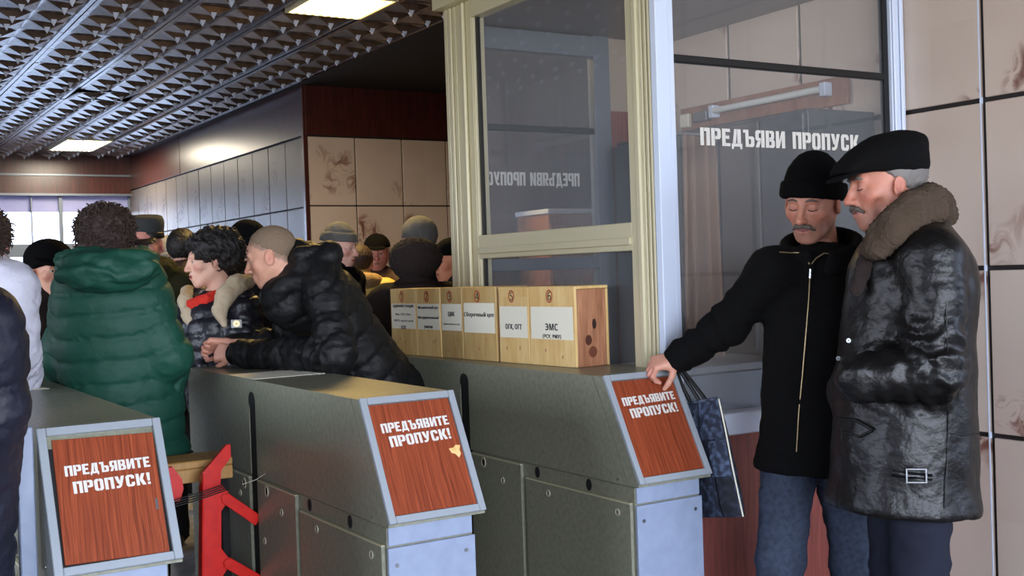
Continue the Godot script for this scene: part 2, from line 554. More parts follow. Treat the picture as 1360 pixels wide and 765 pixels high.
func build_shell():
	plain_wall("floor", Vector3(-4.0, -0.2, -17.0), Vector3(7.2, 0.0, 4.0), mats.floor)
	# right wall beside the booth, tiled from the floor up
	var wr := plain_wall("wall_right", Vector3(XR + 0.012, 0.0, -5.0), Vector3(XR + 0.22, CEIL + 0.3, -1.40), mats.joint)
	tile_grid(wr, true, XR + 0.006, steps(-4.775, -1.41, 0.48), [0.03, 0.69, 1.35, 2.009, 2.667, 3.15], mats.tiles, 5, 0.0095)
	# a pale metal strip stands in the joint
	part("joint_strip", box_span(Vector3(XR - 0.003, 0.0, -2.870), Vector3(XR + 0.012, 3.15, -2.8648)), mats.white_frame, wr)
	# wood-clad partition behind the booth
	plain_wall("partition", Vector3(3.66, 0.0, -6.35), Vector3(6.9, CEIL, -6.20), mats.dark_wood)
	var cb := thing("cupboard", "orange-brown cupboard with a pale top seen through the booth's rear window", "cupboard", Vector3(4.10, 0, -5.98))
	part("carcass", box_mesh(Vector3(0.46, 1.74, 0.36), 0.004, Vector3(0, 0.87, 0)), mats.plank, cb)
	part("pale_top", box_mesh(Vector3(0.48, 0.03, 0.38), 0.004, Vector3(0, 1.755, 0)), mats.white_frame, cb)
	part("door", box_mesh(Vector3(0.22, 1.60, 0.012), 0.003), mats.plank, cb, Transform3D(Basis(), Vector3(-0.115, 0.88, 0.187)))
	part("door", box_mesh(Vector3(0.22, 1.60, 0.012), 0.003), mats.plank, cb, Transform3D(Basis(), Vector3(0.115, 0.88, 0.187)))
	# far part of the same plane, beyond the recess
	var wl := plain_wall("wall_hall", Vector3(3.962, 0.0, -16.6), Vector3(4.2, CEIL + 0.3, -9.87), mats.joint)
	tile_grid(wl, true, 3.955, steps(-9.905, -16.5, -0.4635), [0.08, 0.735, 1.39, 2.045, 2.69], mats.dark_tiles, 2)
	for e in [[-9.90, -13.86], [-13.875, -16.55]]:
		part("wood_panel", box_span(Vector3(3.94, 2.70, e[1]), Vector3(3.962, 3.16, e[0]), 0.003), mats.dark_wood, wl)
	part("corner_strip", box_span(Vector3(3.925, 0.0, -9.90), Vector3(3.965, 3.16, -9.845), 0.004), mats.dark_wood, wl)
	# back wall of the recess
	var wb := plain_wall("wall_back", Vector3(3.95, 0.0, -10.1), Vector3(7.0, CEIL + 0.3, -9.862), mats.joint)
	tile_grid(wb, false, -9.856, [3.965, 4.430, 4.915, 5.39, 5.87, 6.35, 6.83], [0.08, 0.735, 1.39, 2.055, 2.69], mats.tiles, 9)
	part("wood_panel", box_span(Vector3(3.95, 2.70, -9.862), Vector3(7.0, 3.16, -9.84), 0.003), mats.dark_wood, wb)
	plain_wall("wall_recess", Vector3(6.85, 0.0, -10.1), Vector3(7.05, CEIL + 0.3, -4.8), mats.plaster)
	plain_wall("wall_recess_front", Vector3(4.15, 0.0, -5.0), Vector3(7.05, CEIL + 0.3, -4.8), mats.plaster)
	# left wall of the hall, out of view
	var wle := plain_wall("wall_left", Vector3(-3.7, 0.0, -16.9), Vector3(-3.5, 0.8, 3.6), mats.plaster)
	part("lintel", box_span(Vector3(-3.7, 2.7, -16.9), Vector3(-3.5, CEIL + 0.3, 3.6)), mats.plaster, wle)
	part("pier", box_span(Vector3(-3.7, 0.8, -16.9), Vector3(-3.5, 2.7, -7.2)), mats.dark_wood, wle)
	part("pier", box_span(Vector3(-3.7, 0.8, -1.2), Vector3(-3.5, 2.7, 3.6)), mats.plaster, wle)
	var w4 := Node3D.new()
	w4.name = "window_4"
	structure(w4)
	add_child(w4)
	for z in steps(-7.2, -1.1, 1.2):
		part("mullion", box_span(Vector3(-3.64, 0.8, z - 0.03), Vector3(-3.56, 2.7, z + 0.03), 0.004), mats.grey_alu, w4)
	part("transom", box_span(Vector3(-3.64, 1.9, -7.2), Vector3(-3.56, 1.96, -1.2), 0.004), mats.grey_alu, w4)
	# far wall: a lintel above a row of windows above a parapet
	var zf := -16.35
	var far := structure(part("wall_far", box_span(Vector3(-3.6, 0.0, zf - 0.2), Vector3(4.0, 1.0, zf)), mats.plaster, self))
	part("lintel", box_span(Vector3(-3.6, 2.64, zf - 0.2), Vector3(4.0, CEIL + 0.3, zf + 0.02)), mats.dark_wood, far)
	part("lintel_trim", box_span(Vector3(-3.6, 2.88, zf + 0.02), Vector3(4.0, 2.905, zf + 0.04)), mats.grey_alu, far)
	part("lintel_edge", box_span(Vector3(-3.6, 2.615, zf - 0.05), Vector3(4.0, 2.645, zf + 0.03)), mats.grey_alu, far)
	part("pier", box_span(Vector3(-3.6, 1.0, zf - 0.2), Vector3(-1.4, 2.64, zf)), mats.plaster, far)
	var win := Node3D.new()
	win.name = "window_1"
	structure(win)
	add_child(win)
	var xs := [-1.4, -0.4, 0.6, 1.6, 2.66, 3.03, 3.95]
	for i in xs.size():
		var w := 0.05 if i != 4 else 0.018
		part("mullion", box_span(Vector3(xs[i] - w / 2, 1.0, zf - 0.10), Vector3(xs[i] + w / 2, 2.62, zf - 0.04), 0.004), mats.grey_alu, win)
	part("transom", box_span(Vector3(-1.4, 1.80, zf - 0.11), Vector3(3.95, 1.97, zf - 0.03), 0.004), mats.grey_alu, win)
	part("window_sill", box_span(Vector3(-1.4, 0.98, zf - 0.14), Vector3(3.95, 1.03, zf + 0.06), 0.004), mats.white_frame, win)
	part("blind", box_span(Vector3(-1.4, 2.40, zf - 0.13), Vector3(3.95, 2.63, zf - 0.115)), mats.blind, win)
	for i in xs.size() - 1:
		part("pane", box_span(Vector3(xs[i], 1.0, zf - 0.073), Vector3(xs[i + 1], 2.62, zf - 0.069)), mats.glass, win)
	# the entrance wall behind the camera, mostly glass
	var wf := plain_wall("wall_front", Vector3(-3.6, 0.0, 3.3), Vector3(7.05, 0.55, 3.5), mats.plaster)
	part("lintel", box_span(Vector3(-3.6, 2.95, 3.3), Vector3(7.05, CEIL + 0.3, 3.5)), mats.dark_wood, wf)
	part("pier", box_span(Vector3(-3.6, 0.55, 3.3), Vector3(-3.1, 2.95, 3.5)), mats.plaster, wf)
	part("pier", box_span(Vector3(4.2, 0.55, 3.3), Vector3(7.05, 2.95, 3.5)), mats.plaster, wf)
	var w2 := Node3D.new()
	w2.name = "window_2"
	structure(w2)
	add_child(w2)
	for x in [-3.1, -1.9, -0.7, 0.5, 1.7, 2.9, 4.2]:
		part("mullion", box_span(Vector3(x - 0.035, 0.55, 3.36), Vector3(x + 0.035, 2.95, 3.44), 0.004), mats.grey_alu, w2)
	part("transom", box_span(Vector3(-3.1, 2.1, 3.36), Vector3(4.2, 2.17, 3.44), 0.004), mats.grey_alu, w2)
	# glazed side entrance in line with the right wall, seen only as reflections in the booth
	plain_wall("wall_side", Vector3(XR + 0.012, 0.0, -1.40), Vector3(XR + 0.22, 0.4, 3.5), mats.plaster)
	plain_wall("wall_side_lintel", Vector3(XR + 0.012, 2.75, -1.40), Vector3(XR + 0.22, CEIL + 0.3, 3.5), mats.plaster)
	var w3 := Node3D.new()
	w3.name = "window_3"
	structure(w3)
	add_child(w3)
	for z in steps(-1.40, 3.4, 0.8):
		part("mullion", box_span(Vector3(XR + 0.06, 0.4, z - 0.03), Vector3(XR + 0.14, 2.75, z + 0.03), 0.004), mats.grey_alu, w3)
	for y in [1.1, 1.9]:
		part("transom", box_span(Vector3(XR + 0.06, y - 0.03, -1.4), Vector3(XR + 0.14, y + 0.03, 3.4), 0.004), mats.grey_alu, w3)
	for z in steps(-1.40, 2.6, 0.8):
		part("pane", box_span(Vector3(XR + 0.098, 0.4, z), Vector3(XR + 0.102, 2.75, z + 0.8)), mats.glass, w3)

# =====================================================================================
#  stamped ceiling panels: four hanging pyramids with a pale tip, in a flat border
# =====================================================================================
func ceiling_shapes() -> Array:
	var w := 0.56
	var l := 0.60
	var st := st_new()
	var tips := st_new()
	var bx := 0.034
	var hi := 0.010
	var x0 := -w / 2 + bx
	# flat strips along the two long sides
	for s in [-1.0, 1.0]:
		add_box(st, Vector3(s * (w / 2 - bx / 2 - 0.002), -hi / 2, 0), Vector3(bx - 0.004, hi, l - 0.006))
	var cw := (w - 2 * bx) / 2
	for i in 2:
		for j in 2:
			var z0 := -0.297 + 0.297 * j
			var z1 := z0 + 0.294
			var zs := z0 + (0.235 if j == 0 else 0.178)
			var a := Vector3(x0 + cw * i, -0.002, z0)
			var b := a + Vector3(cw, 0, 0)
			var c := Vector3(a.x + cw, -0.002, z1)
			var d := Vector3(a.x, -0.002, z1)
			var top := Vector3(-0.125 if i == 0 else 0.125, -0.052, zs)
			# a hanging ridge: long gentle slopes to the sides and away, a steep gable towards the entrance
			var g0 := Vector3(lerpf(a.x, top.x, 0.12), -0.004, zs + 0.05)
			var g1 := Vector3(lerpf(b.x, top.x, 0.12), -0.004, zs + 0.05)
			tri(st, a, b, top)
			tri(st, b, g1, top)
			tri(st, g0, a, top)
			tri(st, g1, g0, top)
			quad(st, g0, g1, c, d)
			tri(st, a, g0, d)
			tri(st, b, c, g1)
			var r := 0.020
			var t0 := top + Vector3(0, 0.020, 0)
			var tip := top + Vector3(0, -0.024, 0.004)
			var base := [t0 + Vector3(-r, 0, -r), t0 + Vector3(r, 0, -r), t0 + Vector3(r, 0, r), t0 + Vector3(-r, 0, r)]
			for k in 4:
				tri(tips, base[k], base[(k + 1) % 4], tip)
	return [st_done(st), st_done(tips)]

func build_ceiling():
	var slab := plain_wall("ceiling", Vector3(-3.7, CEIL + 0.06, -17.0), Vector3(7.2, CEIL + 0.3, 4.0), mats.ceiling_slab)
	var shapes := ceiling_shapes()
	var rng := RandomNumberGenerator.new()
	rng.seed = 8
	for ix in 8:
		var x := -0.34 + 0.56 * ix
		for iz in 27:
			var z := -0.905 - 0.60 * iz
			if z > -3.2 and x < 1.9:
				continue
			if z > -6.0 and z < -3.2 and x < 0.7:
				continue
			if x > 2.8 and x < 3.2 and (absf(z + 6.9) < 0.1 or absf(z + 14.7) < 0.1 or absf(z + 15.3) < 0.1):
				continue
			if x > 3.5:
				continue
			var tilt := Basis.from_euler(Vector3(rng.randf_range(-0.006, 0.006), 0, rng.randf_range(-0.008, 0.008)))
			if ix == 5 and iz == 17:
				tilt = Basis.from_euler(Vector3(0.05, 0, 0.06))
			var p := part("ceiling_panel", shapes[0], mats.ceiling_panel, slab, Transform3D(tilt, Vector3(x, CEIL + 0.005, z)))
			part("panel_tips", shapes[1], mats.ceiling_tip, p)
	# narrow row of panels along the hall wall and the smooth dark edge beside it
	part("edge_board", box_span(Vector3(3.31, CEIL - 0.005, -16.4), Vector3(3.955, CEIL + 0.05, -9.9)), mats.ceiling_slab, slab)
	part("edge_board", box_span(Vector3(3.86, CEIL - 0.012, -9.9), Vector3(6.9, CEIL + 0.05, -3.3)), mats.ceiling_slab, slab)
	for iz in 20:
		var z := -4.505 - 0.60 * iz
		var p := part("ceiling_panel", shapes[0], mats.ceiling_panel, slab, Transform3D(Basis.from_scale(Vector3(0.99, 1, 1)), Vector3(3.58, CEIL - 0.004, z)))
		part("panel_tips", shapes[1], mats.ceiling_tip, p)
	# two lit ceiling lamps
	ceiling_lamp("square ceiling lamp with a warm yellow glow, nearest the booth", Vector3(3.02, CEIL - 0.015, -6.85), Vector2(0.54, 0.58), Color(1.0, 0.84, 0.52), 6.0, 5.0)
	ceiling_lamp("white glowing ceiling lamp far down the hall by the windows", Vector3(3.02, CEIL - 0.015, -14.95), Vector2(0.54, 1.18), Color(1.0, 0.95, 0.86), 8.0, 5.0)

func ceiling_lamp(label: String, at: Vector3, size: Vector2, col: Color, energy: float, glow: float):
	var t := thing("ceiling_lamp", label, "ceiling lamp", at, 0.0, "ceiling lamps")
	var st := st_new()
	for s in [-1.0, 1.0]:
		add_box(st, Vector3(s * (size.x / 2 - 0.008), 0.01, 0), Vector3(0.016, 0.05, size.y), 0.002)
		add_box(st, Vector3(0, 0.01, s * (size.y / 2 - 0.008)), Vector3(size.x - 0.034, 0.05, 0.016), 0.002)
	part("lamp_frame", st_done(st), mats.gold_alu, t)
	# the diffuser is a ribbed tray
	var d := st_new()
	var n := 9
	for i in n:
		var x := -size.x / 2 + 0.02 + (size.x - 0.04) * (i + 0.5) / n
		var r := (size.x - 0.04) / n / 2
		var pts := []
		for k in 5:
			var a := PI + PI * k / 4
			pts.append(Vector2(cos(a) * r, sin(a) * r * 0.6))
		for k in 4:
			quad(d, Vector3(x + pts[k].x, pts[k].y, size.y / 2 - 0.018), Vector3(x + pts[k + 1].x, pts[k + 1].y, size.y / 2 - 0.018), Vector3(x + pts[k + 1].x, pts[k + 1].y, -size.y / 2 + 0.018), Vector3(x + pts[k].x, pts[k].y, -size.y / 2 + 0.018))
	var dm := mat(Color(0.9, 0.85, 0.7), 0.4)
	dm.emission_enabled = true
	dm.emission = col
	dm.emission_energy_multiplier = glow
	part("lamp_diffuser", st_done(d), dm, t)
	area_light("lamp_light", at + Vector3(0, -0.045, 0), Vector3(-90, 0, 0), size * 0.92, col, energy)

# =====================================================================================
#  turnstile cabinets
# =====================================================================================
func disc(r: float, depth: float, sx := 1.0, sides := 14) -> ArrayMesh:   # about x, flat face towards -x
	var st := st_new()
	var pl := PackedVector2Array()
	for k in sides:
		pl.append(Vector2(cos(TAU * k / sides) * r * sx, sin(TAU * k / sides) * r))
	add_prism(st, pl, 0.0, depth, Basis(Vector3(0, 0, 1), Vector3(0, 1, 0), Vector3(-1, 0, 0)))
	return st_done(st)

func turnstile(x: float, w: float, label: String, worn: int):
	var t := thing("turnstile_cabinet", label, "turnstile", Vector3(x, 0, -4.0), 0.0, "grey turnstile cabinets")
	# local: x from 0 to w, z = world z + 4
	var ZX := Basis(Vector3(0, 0, 1), Vector3(0, 1, 0), Vector3(1, 0, 0))   # (z, y) outline drawn along x
	var zt := 0.83     # top front edge
	var zb := 1.012    # bottom front edge
	var dz := zb - zt
	var cap := 0.055
	var st := st_new()
	add_prism(st, PackedVector2Array([Vector2(-0.098, 0.675), Vector2(zb - cap, 0.675), Vector2(zt - cap - 0.004, 1.03), Vector2(-0.165, 1.03), Vector2(-0.165, 0.955), Vector2(-0.098, 0.955)]), 0.0, w, ZX)
	part("housing", st_done(st), mats.grey_paint, t)
	st = st_new()
	add_prism(st, PackedVector2Array([Vector2(-0.95, 0.675), Vector2(-0.167, 0.675), Vector2(-0.167, 1.03), Vector2(-0.95, 1.03)]), 0.0, w, ZX)
	part("housing", st_done(st), mats.grey_paint, t)
	part("slot", box_span(Vector3(0.003, 0.05, -0.169), Vector3(w - 0.003, 0.957, -0.095)), mats.black, t)
	# the round top of the slot
	part("slot_end", disc(0.0335, 0.002), mats.black, t, Transform3D(Basis(), Vector3(0.0, 0.952, -0.1315)))
	# front cap of the housing
	st = st_new()
	add_prism(st, PackedVector2Array([Vector2(zb - cap + 0.003, 0.675), Vector2(zb, 0.675), Vector2(zb, 0.682), Vector2(zt, 1.03), Vector2(zt - cap, 1.03)]), 0.0, w, ZX)
	part("front_cap", st_done(st), mats.grey_paint, t)
	# sloping frame with the laminate panel let into it
	var slope := Vector3(0, 0.345, -dz).normalized()
	var nrm := Vector3(0, dz, 0.345).normalized()
	var mid := Vector3(w / 2, (0.682 + 1.03) / 2, (zb + zt) / 2)
	var B := Basis(Vector3(1, 0, 0), slope, nrm)
	var L := sqrt(0.348 * 0.348 + dz * dz)
	var fr := st_new()
	for s in [-1.0, 1.0]:
		add_box(fr, mid + B * Vector3(s * (w / 2 - 0.011), 0, 0.006), Vector3(0.022, L, 0.014), 0.002, B)
		add_box(fr, mid + B * Vector3(0, s * (L / 2 - 0.011), 0.006), Vector3(w - 0.045, 0.022, 0.014), 0.002, B)
	part("panel_frame", st_done(fr), mats.frame_paint, t)
	var tiltp := 0.0 if worn != 1 else 0.02
	var pb := B * Basis(Vector3(0, 0, 1), -tiltp)
	var pnl := part("laminate_panel", box_mesh(Vector3(w - 0.047 - (0.012 if worn == 1 else 0.0), L - 0.048 - (0.014 if worn == 1 else 0.0), 0.006), 0.001), mats.laminate, t, Transform3D(pb, mid + B * Vector3(0 if worn != 1 else 0.002, 0 if worn != 1 else -0.005, 0.003)))
	part("dark_recess", box_mesh(Vector3(w - 0.045, L - 0.046, 0.002)), mats.black, t, Transform3D(B, mid + B * Vector3(0, 0, -0.0005)))
	var ls := 0.94 if worn == 1 else 1.0
	var ty := [0.098, 0.054] if worn != 1 else [0.080, 0.034]
	stencil("ПРЕДЪЯВИТЕ", Vector2(0.228, 0.030) * ls, mats.white_letters, pnl, Transform3D(Basis(Vector3(0, 0, 1), 0.025), Vector3(0.002, ty[0], 0.0032)))
	stencil("ПРОПУСК!", Vector2(0.206, 0.034) * ls, mats.white_letters, pnl, Transform3D(Basis(Vector3(0, 0, 1), 0.03), Vector3(0.008, ty[1], 0.0032)))
	# a paint chip or scratch on the laminate
	var chip := st_new()
	var cp := PackedVector2Array()
	for k in 9:
		cp.append(Vector2(cos(TAU * k / 9.0), sin(TAU * k / 9.0)) * (0.012 + 0.006 * ((k * 5) % 3)))
	add_prism(chip, cp, 0.0, 0.0006, Basis())
	if worn == 2:
		part("chip", st_done(chip), mats.plywood, pnl, Transform3D(Basis(), Vector3(w / 2 - 0.045, 0.0, 0.003)))
	elif worn == 1:
		part("chip", box_mesh(Vector3(0.006, 0.03, 0.001)), mats.steel, pnl, Transform3D(Basis(), Vector3(w / 2 - 0.045, -0.035, 0.003)))
	# lower body, apron with holes, doors with locks
	part("body", box_span(Vector3(0.006, 0.0, -0.097), Vector3(w - 0.03, 0.672, 0.985), 0.004), mats.grey_paint, t)
	part("body", box_span(Vector3(0.006, 0.0, -0.94), Vector3(w - 0.03, 0.672, -0.167), 0.004), mats.grey_paint, t)
	part("front_plate", box_span(Vector3(0.004, 0.0, 0.985), Vector3(w - 0.028, 0.612, 0.997), 0.002), mats.blue_paint, t)
	part("front_apron", box_span(Vector3(0.008, 0.617, 0.985), Vector3(w - 0.034, 0.672, 0.992), 0.002), mats.blue_paint, t)
	for p in [Vector3(0.03, 0.56, 0.997), Vector3(w - 0.06, 0.57, 0.997)]:
		part("screw", disc(0.006, 0.003), mats.steel, t, Transform3D(Basis(Vector3(0, 1, 0), PI / 2), p))
	for d in [[-0.085, 0.30, 0.664, 0], [0.33, 0.976, 0.618, 1], [-0.925, -0.17, 0.664, 2]]:
		var door := part("door", box_span(Vector3(-0.008, 0.03, d[0]), Vector3(0.006, d[2], d[1]), 0.003), mats.grey_paint, t)
		part("door_edge", box_span(Vector3(-0.0085, d[2] - 0.004, d[0] + 0.002), Vector3(0.004, d[2] + 0.001, d[1] - 0.002), 0.001), mats.gold_alu, door)
		var spots := [[0.02, 0.638, 1], [0.165, 0.585, 0], [-0.02, 0.452, 0]] if d[3] == 0 else [[0.485, 0.582, 0], [0.905, 0.580, 0]] if d[3] == 1 else [[-0.225, 0.634, 1], [-0.275, 0.59, 0]]
		for s in spots:
			var r := 0.021 if s[2] == 1 else 0.013
			part("lock" if s[2] == 0 else "finger_hole", ring_mesh(r, r * 0.72, 0.003), mats.lock_metal, door, Transform3D(Basis(Vector3(0, 1, 0), -PI / 2) * Basis.from_scale(Vector3(0.8 if s[2] == 1 else 1.0, 1, 1)), Vector3(-0.008, s[1], s[0])))
			part("lock_core", disc(r * 0.7, 0.0015, 0.8 if s[2] == 1 else 1.0), mats.black if s[2] == 1 else mats.lock_metal, door, Transform3D(Basis(), Vector3(-0.008, s[1], s[0])))
			if s[2] == 0:
				part("keyhole", box_mesh(Vector3(0.001, r * 0.9, 0.003)), mats.black, door, Transform3D(Basis(), Vector3(-0.0102, s[1], s[0])))
	for z in [0.395, 0.725]:
		part("apron_hole", disc(0.021, 0.002, 0.75), mats.black, t, Transform3D(Basis(), Vector3(0.006, 0.645, z)))
	# little rivets on the housing
	for z in [-0.07, 0.90]:
		part("rivet", disc(0.004, 0.002), mats.steel, t, Transform3D(Basis(), Vector3(0.0, 0.69, z)))
	return t

func build_turnstiles():
	turnstile(0.503, 0.315, "grey turnstile cabinet nearest the left edge, with loose wood panel and dark gaps round it", 1)
	turnstile(1.408, 0.320, "middle grey turnstile cabinet, with a pale chip on its wood panel and paper on top", 2)
	turnstile(2.312, 0.312, "grey turnstile cabinet under the row of numbered wooden boxes", 0)

# =====================================================================================
#  the guard booth of aluminium and glass
# =====================================================================================
func ribbed_post(lo: Vector3, hi: Vector3, face: Vector3, m: Material, parent: Node, ribs: Array, called := "post"):
	var st := st_new()
	add_box(st, (lo + hi) / 2, (hi - lo).abs(), 0.003)
	var dir := Vector3(0, 0, 1) if absf(face.x) > 0.5 else Vector3(1, 0, 0)
	var span: float = absf((hi - lo).dot(dir))
	for r in ribs:
		var c: Vector3 = (lo + hi) / 2 + dir * (r[0] - 0.5) * span + face * (absf((hi - lo).dot(face)) / 2 + r[2] / 2)
		var sz := Vector3(absf(dir.x) * r[1] + absf(face.x) * r[2], hi.y - lo.y - 0.002, absf(dir.z) * r[1] + absf(face.z) * r[2])
		add_box(st, c, sz, minf(r[1], r[2]) * 0.4)
	return part(called, st_done(st), m, parent)

func build_booth():
	var X := 2.645
	var Z := -3.26
	var ZB := -4.78
	var b := thing("guard_booth", "glazed guard booth of yellowish and white metal frames behind the turnstiles", "booth", Vector3.ZERO)
	var f := Vector3(-1, 0, 0)
	# left face
	ribbed_post(Vector3(X, 0, ZB - 0.02), Vector3(X + 0.06, 2.645, -4.535), f, mats.gold_alu, b, [[0.06, 0.03, 0.006], [0.22, 0.03, 0.010], [0.38, 0.02, 0.006], [0.72, 0.02, 0.018], [0.90, 0.03, 0.004]])
	ribbed_post(Vector3(X, 0, -3.405), Vector3(X + 0.06, 3.14, Z), f, mats.gold_alu, b, [[0.12, 0.04, 0.004], [0.42, 0.03, 0.016], [0.58, 0.02, 0.008], [0.78, 0.012, 0.008], [0.92, 0.014, 0.008]])
	var rail := st_new()
	add_box(rail, Vector3(X + 0.02, 1.514, -3.97), Vector3(0.05, 0.106, 1.13), 0.003)
	add_box(rail, Vector3(X - 0.008, 1.497, -3.97), Vector3(0.014, 0.03, 1.13), 0.003)
	part("rail", st_done(rail), mats.gold_alu, b)
	rail = st_new()
	add_box(rail, Vector3(X + 0.02, 2.605, -3.97), Vector3(0.06, 0.09, 1.13), 0.003)
	part("rail", st_done(rail), mats.gold_alu, b)
	part("roof_edge", box_span(Vector3(X - 0.05, 2.645, ZB - 0.05), Vector3(X + 0.06, 2.70, -3.405), 0.003), mats.gold_alu, b)
	part("lower_panel", box_span(Vector3(X + 0.01, 0.0, -4.535), Vector3(X + 0.04, 1.0, -3.405)), mats.red_panel, b)
	part("glass_pane", box_span(Vector3(X + 0.028, 1.567, -4.535), Vector3(X + 0.033, 2.56, -3.405)), mats.glass, b)
	part("glass_pane", box_span(Vector3(X + 0.028, 1.0, -4.535), Vector3(X + 0.033, 1.461, -3.405)), mats.glass, b)
	# dark gasket and grey inner stile beside the rear post
	part("gasket", box_span(Vector3(X + 0.012, 1.0, -4.535), Vector3(X + 0.026, 2.56, -4.515)), mats.rubber, b)
	# front face
	ribbed_post(Vector3(X - 0.008, 0, Z), Vector3(X + 0.075, 3.14, Z + 0.035), Vector3(0, 0, 1), mats.white_frame, b, [[0.78, 0.015, 0.002]], "white_post")
	ribbed_post(Vector3(3.895, 0.0, Z - 0.03), Vector3(XR - 0.002, 3.14, Z + 0.03), Vector3(0, 0, 1), mats.white_frame, b, [[0.2, 0.022, 0.012], [0.78, 0.022, 0.012]], "white_post")
	part("gasket", box_span(Vector3(3.866, 0.84, Z - 0.01), Vector3(3.896, 3.14, Z + 0.012)), mats.rubber, b)
	part("cross_bar", box_span(Vector3(X + 0.075, 2.143, Z - 0.012), Vector3(3.87, 2.172, Z + 0.014), 0.004), mats.rubber, b)
	part("glass_pane", box_span(Vector3(X + 0.075, 0.842, Z - 0.003), Vector3(3.87, 2.143, Z + 0.003)), mats.glass, b)
	part("glass_pane", box_span(Vector3(X + 0.075, 2.172, Z - 0.003), Vector3(3.87, 3.14, Z + 0.003)), mats.glass, b)
	part("sill", box_span(Vector3(X + 0.075, 0.760, Z - 0.04), Vector3(3.9, 0.842, Z + 0.05), 0.005), mats.white_frame, b)
	part("lower_panel", box_span(Vector3(X + 0.07, 0.0, Z - 0.02), Vector3(3.9, 0.760, Z + 0.01)), mats.red_panel, b)
	stencil("ПРЕДЪЯВИ ПРОПУСК", Vector2(0.853, 0.066), mats.white_letters, b, Transform3D(Basis(), Vector3(3.286, 1.877, Z + 0.0035)))
	# rear face, its writing reads from the other side
	part("grey_post", box_span(Vector3(X + 0.06, 0.0, ZB - 0.03), Vector3(X + 0.19, 2.60, ZB + 0.03), 0.003), mats.grey_alu, b)
	part("grey_post", box_span(Vector3(3.475, 0.0, ZB - 0.03), Vector3(3.575, 2.60, ZB + 0.03), 0.003), mats.grey_alu, b)
	part("grey_rail", box_span(Vector3(X + 0.19, 2.475, ZB - 0.03), Vector3(3.475, 2.58, ZB + 0.03), 0.003), mats.grey_alu, b)
	part("cross_bar", box_span(Vector3(X + 0.19, 2.085, ZB - 0.015), Vector3(3.475, 2.115, ZB + 0.015), 0.003), mats.rubber, b)
	part("grey_rail", box_span(Vector3(X + 0.19, 1.40, ZB - 0.03), Vector3(3.475, 1.46, ZB + 0.03), 0.003), mats.grey_alu, b)
	part("lower_panel", box_span(Vector3(X + 0.1, 0.0, ZB - 0.02), Vector3(3.475, 1.0, ZB + 0.0)), mats.dark_wood, b)
	part("glass_pane", box_span(Vector3(X + 0.19, 1.0, ZB - 0.003), Vector3(3.475, 2.475, ZB + 0.003)), mats.glass, b)
	stencil("ПРЕДЪЯВИ ПРОПУСК", Vector2(0.585, 0.066), mats.white_letters, b, Transform3D(Basis(Vector3(0, 1, 0), PI), Vector3(3.095, 1.852, ZB - 0.004)))
	part("side_panel", box_span(Vector3(3.575, 2.21, ZB - 0.02), Vector3(XR, 2.60, ZB)), mats.beige, b)
	part("side_panel", box_span(Vector3(3.575, 0.0, ZB - 0.02), Vector3(XR, 2.21, ZB)), mats.red_panel, b)
	part("booth_ceiling", box_span(Vector3(X + 0.06, 2.585, ZB - 0.03), Vector3(XR, 2.62, -3.45)), mats.dark_wood, b)
	# things inside the booth
	var lk := thing("locker_row", "tall blue-grey lockers standing inside the glazed booth", "locker", Vector3(3.72, 0, -4.02))
	part("carcass", box_mesh(Vector3(0.40, 2.03, 1.30), 0.004, Vector3(0.025, 1.015, 0)), mat(Color(0.13, 0.145, 0.17), 0.4), lk)
	var lm := mat(Color(0.15, 0.165, 0.20), 0.3)
	for i in 5:
		var d := part("door", box_mesh(Vector3(0.02, 1.95, 0.245), 0.004), lm if i != 3 else mat(Color(0.25, 0.22, 0.21), 0.35), lk, Transform3D(Basis(), Vector3(-0.19, 1.035, -0.52 + 0.26 * i)))
		part("handle", box_mesh(Vector3(0.02, 0.12, 0.012), 0.003), mats.steel, d, Transform3D(Basis(), Vector3(-0.016, 0.05, 0.09)))
	var cu := thing("curtain", "brown curtain hanging in long folds inside the booth window", "curtain", Vector3(3.21, 1.012, -3.66))
	var st := st_new()
	var n := 60
	for i in n:
		var x0 := -0.13 + 0.26 * i / n
		var x1 := -0.13 + 0.26 * (i + 1) / n
		var z0 := 0.022 * sin(x0 * 90.0) + 0.01 * sin(x0 * 37.0)
		var z1 := 0.022 * sin(x1 * 90.0) + 0.01 * sin(x1 * 37.0)
		st.set_smooth_group(1)
		quad(st, Vector3(x0, 0, z0), Vector3(x1, 0, z1), Vector3(x1 * 0.8, 0.928, z1), Vector3(x0 * 0.8, 0.928, z0))
		quad(st, Vector3(x1, 0, z1 - 0.003), Vector3(x0, 0, z0 - 0.003), Vector3(x0 * 0.8, 0.928, z0 - 0.003), Vector3(x1 * 0.8, 0.928, z1 - 0.003))
	part("cloth", st_done(st), mat(Color(0.46, 0.35, 0.27), 0.9), cu)
	part("rod", tube_mesh([Vector3(-0.16, 0.931, 0), Vector3(0.16, 0.931, 0)], 0.008), mats.steel, cu)
	var ds := thing("desk", "blue-grey desk front behind the lower booth glass", "desk", Vector3(3.12, 0, -3.60))
	part("desk_top", box_mesh(Vector3(0.72, 0.03, 0.40), 0.004, Vector3(0, 0.99, 0)), mats.grey_alu, ds)
	part("desk_front", box_mesh(Vector3(0.70, 0.96, 0.03), 0.003, Vector3(0, 0.49, 0.17)), mat(Color(0.36, 0.41, 0.47), 0.5), ds)
	# tube lamp on a plank on the tiled wall
	var lp := thing("tube_lamp", "unlit fluorescent tube on a brown plank high on the tiled booth wall", "lamp", Vector3(XR - 0.012, 2.15, -4.07))
	part("plank", box_mesh(Vector3(0.022, 0.125, 1.12), 0.002, Vector3(-0.012, 0, 0)), mats.plank, lp)
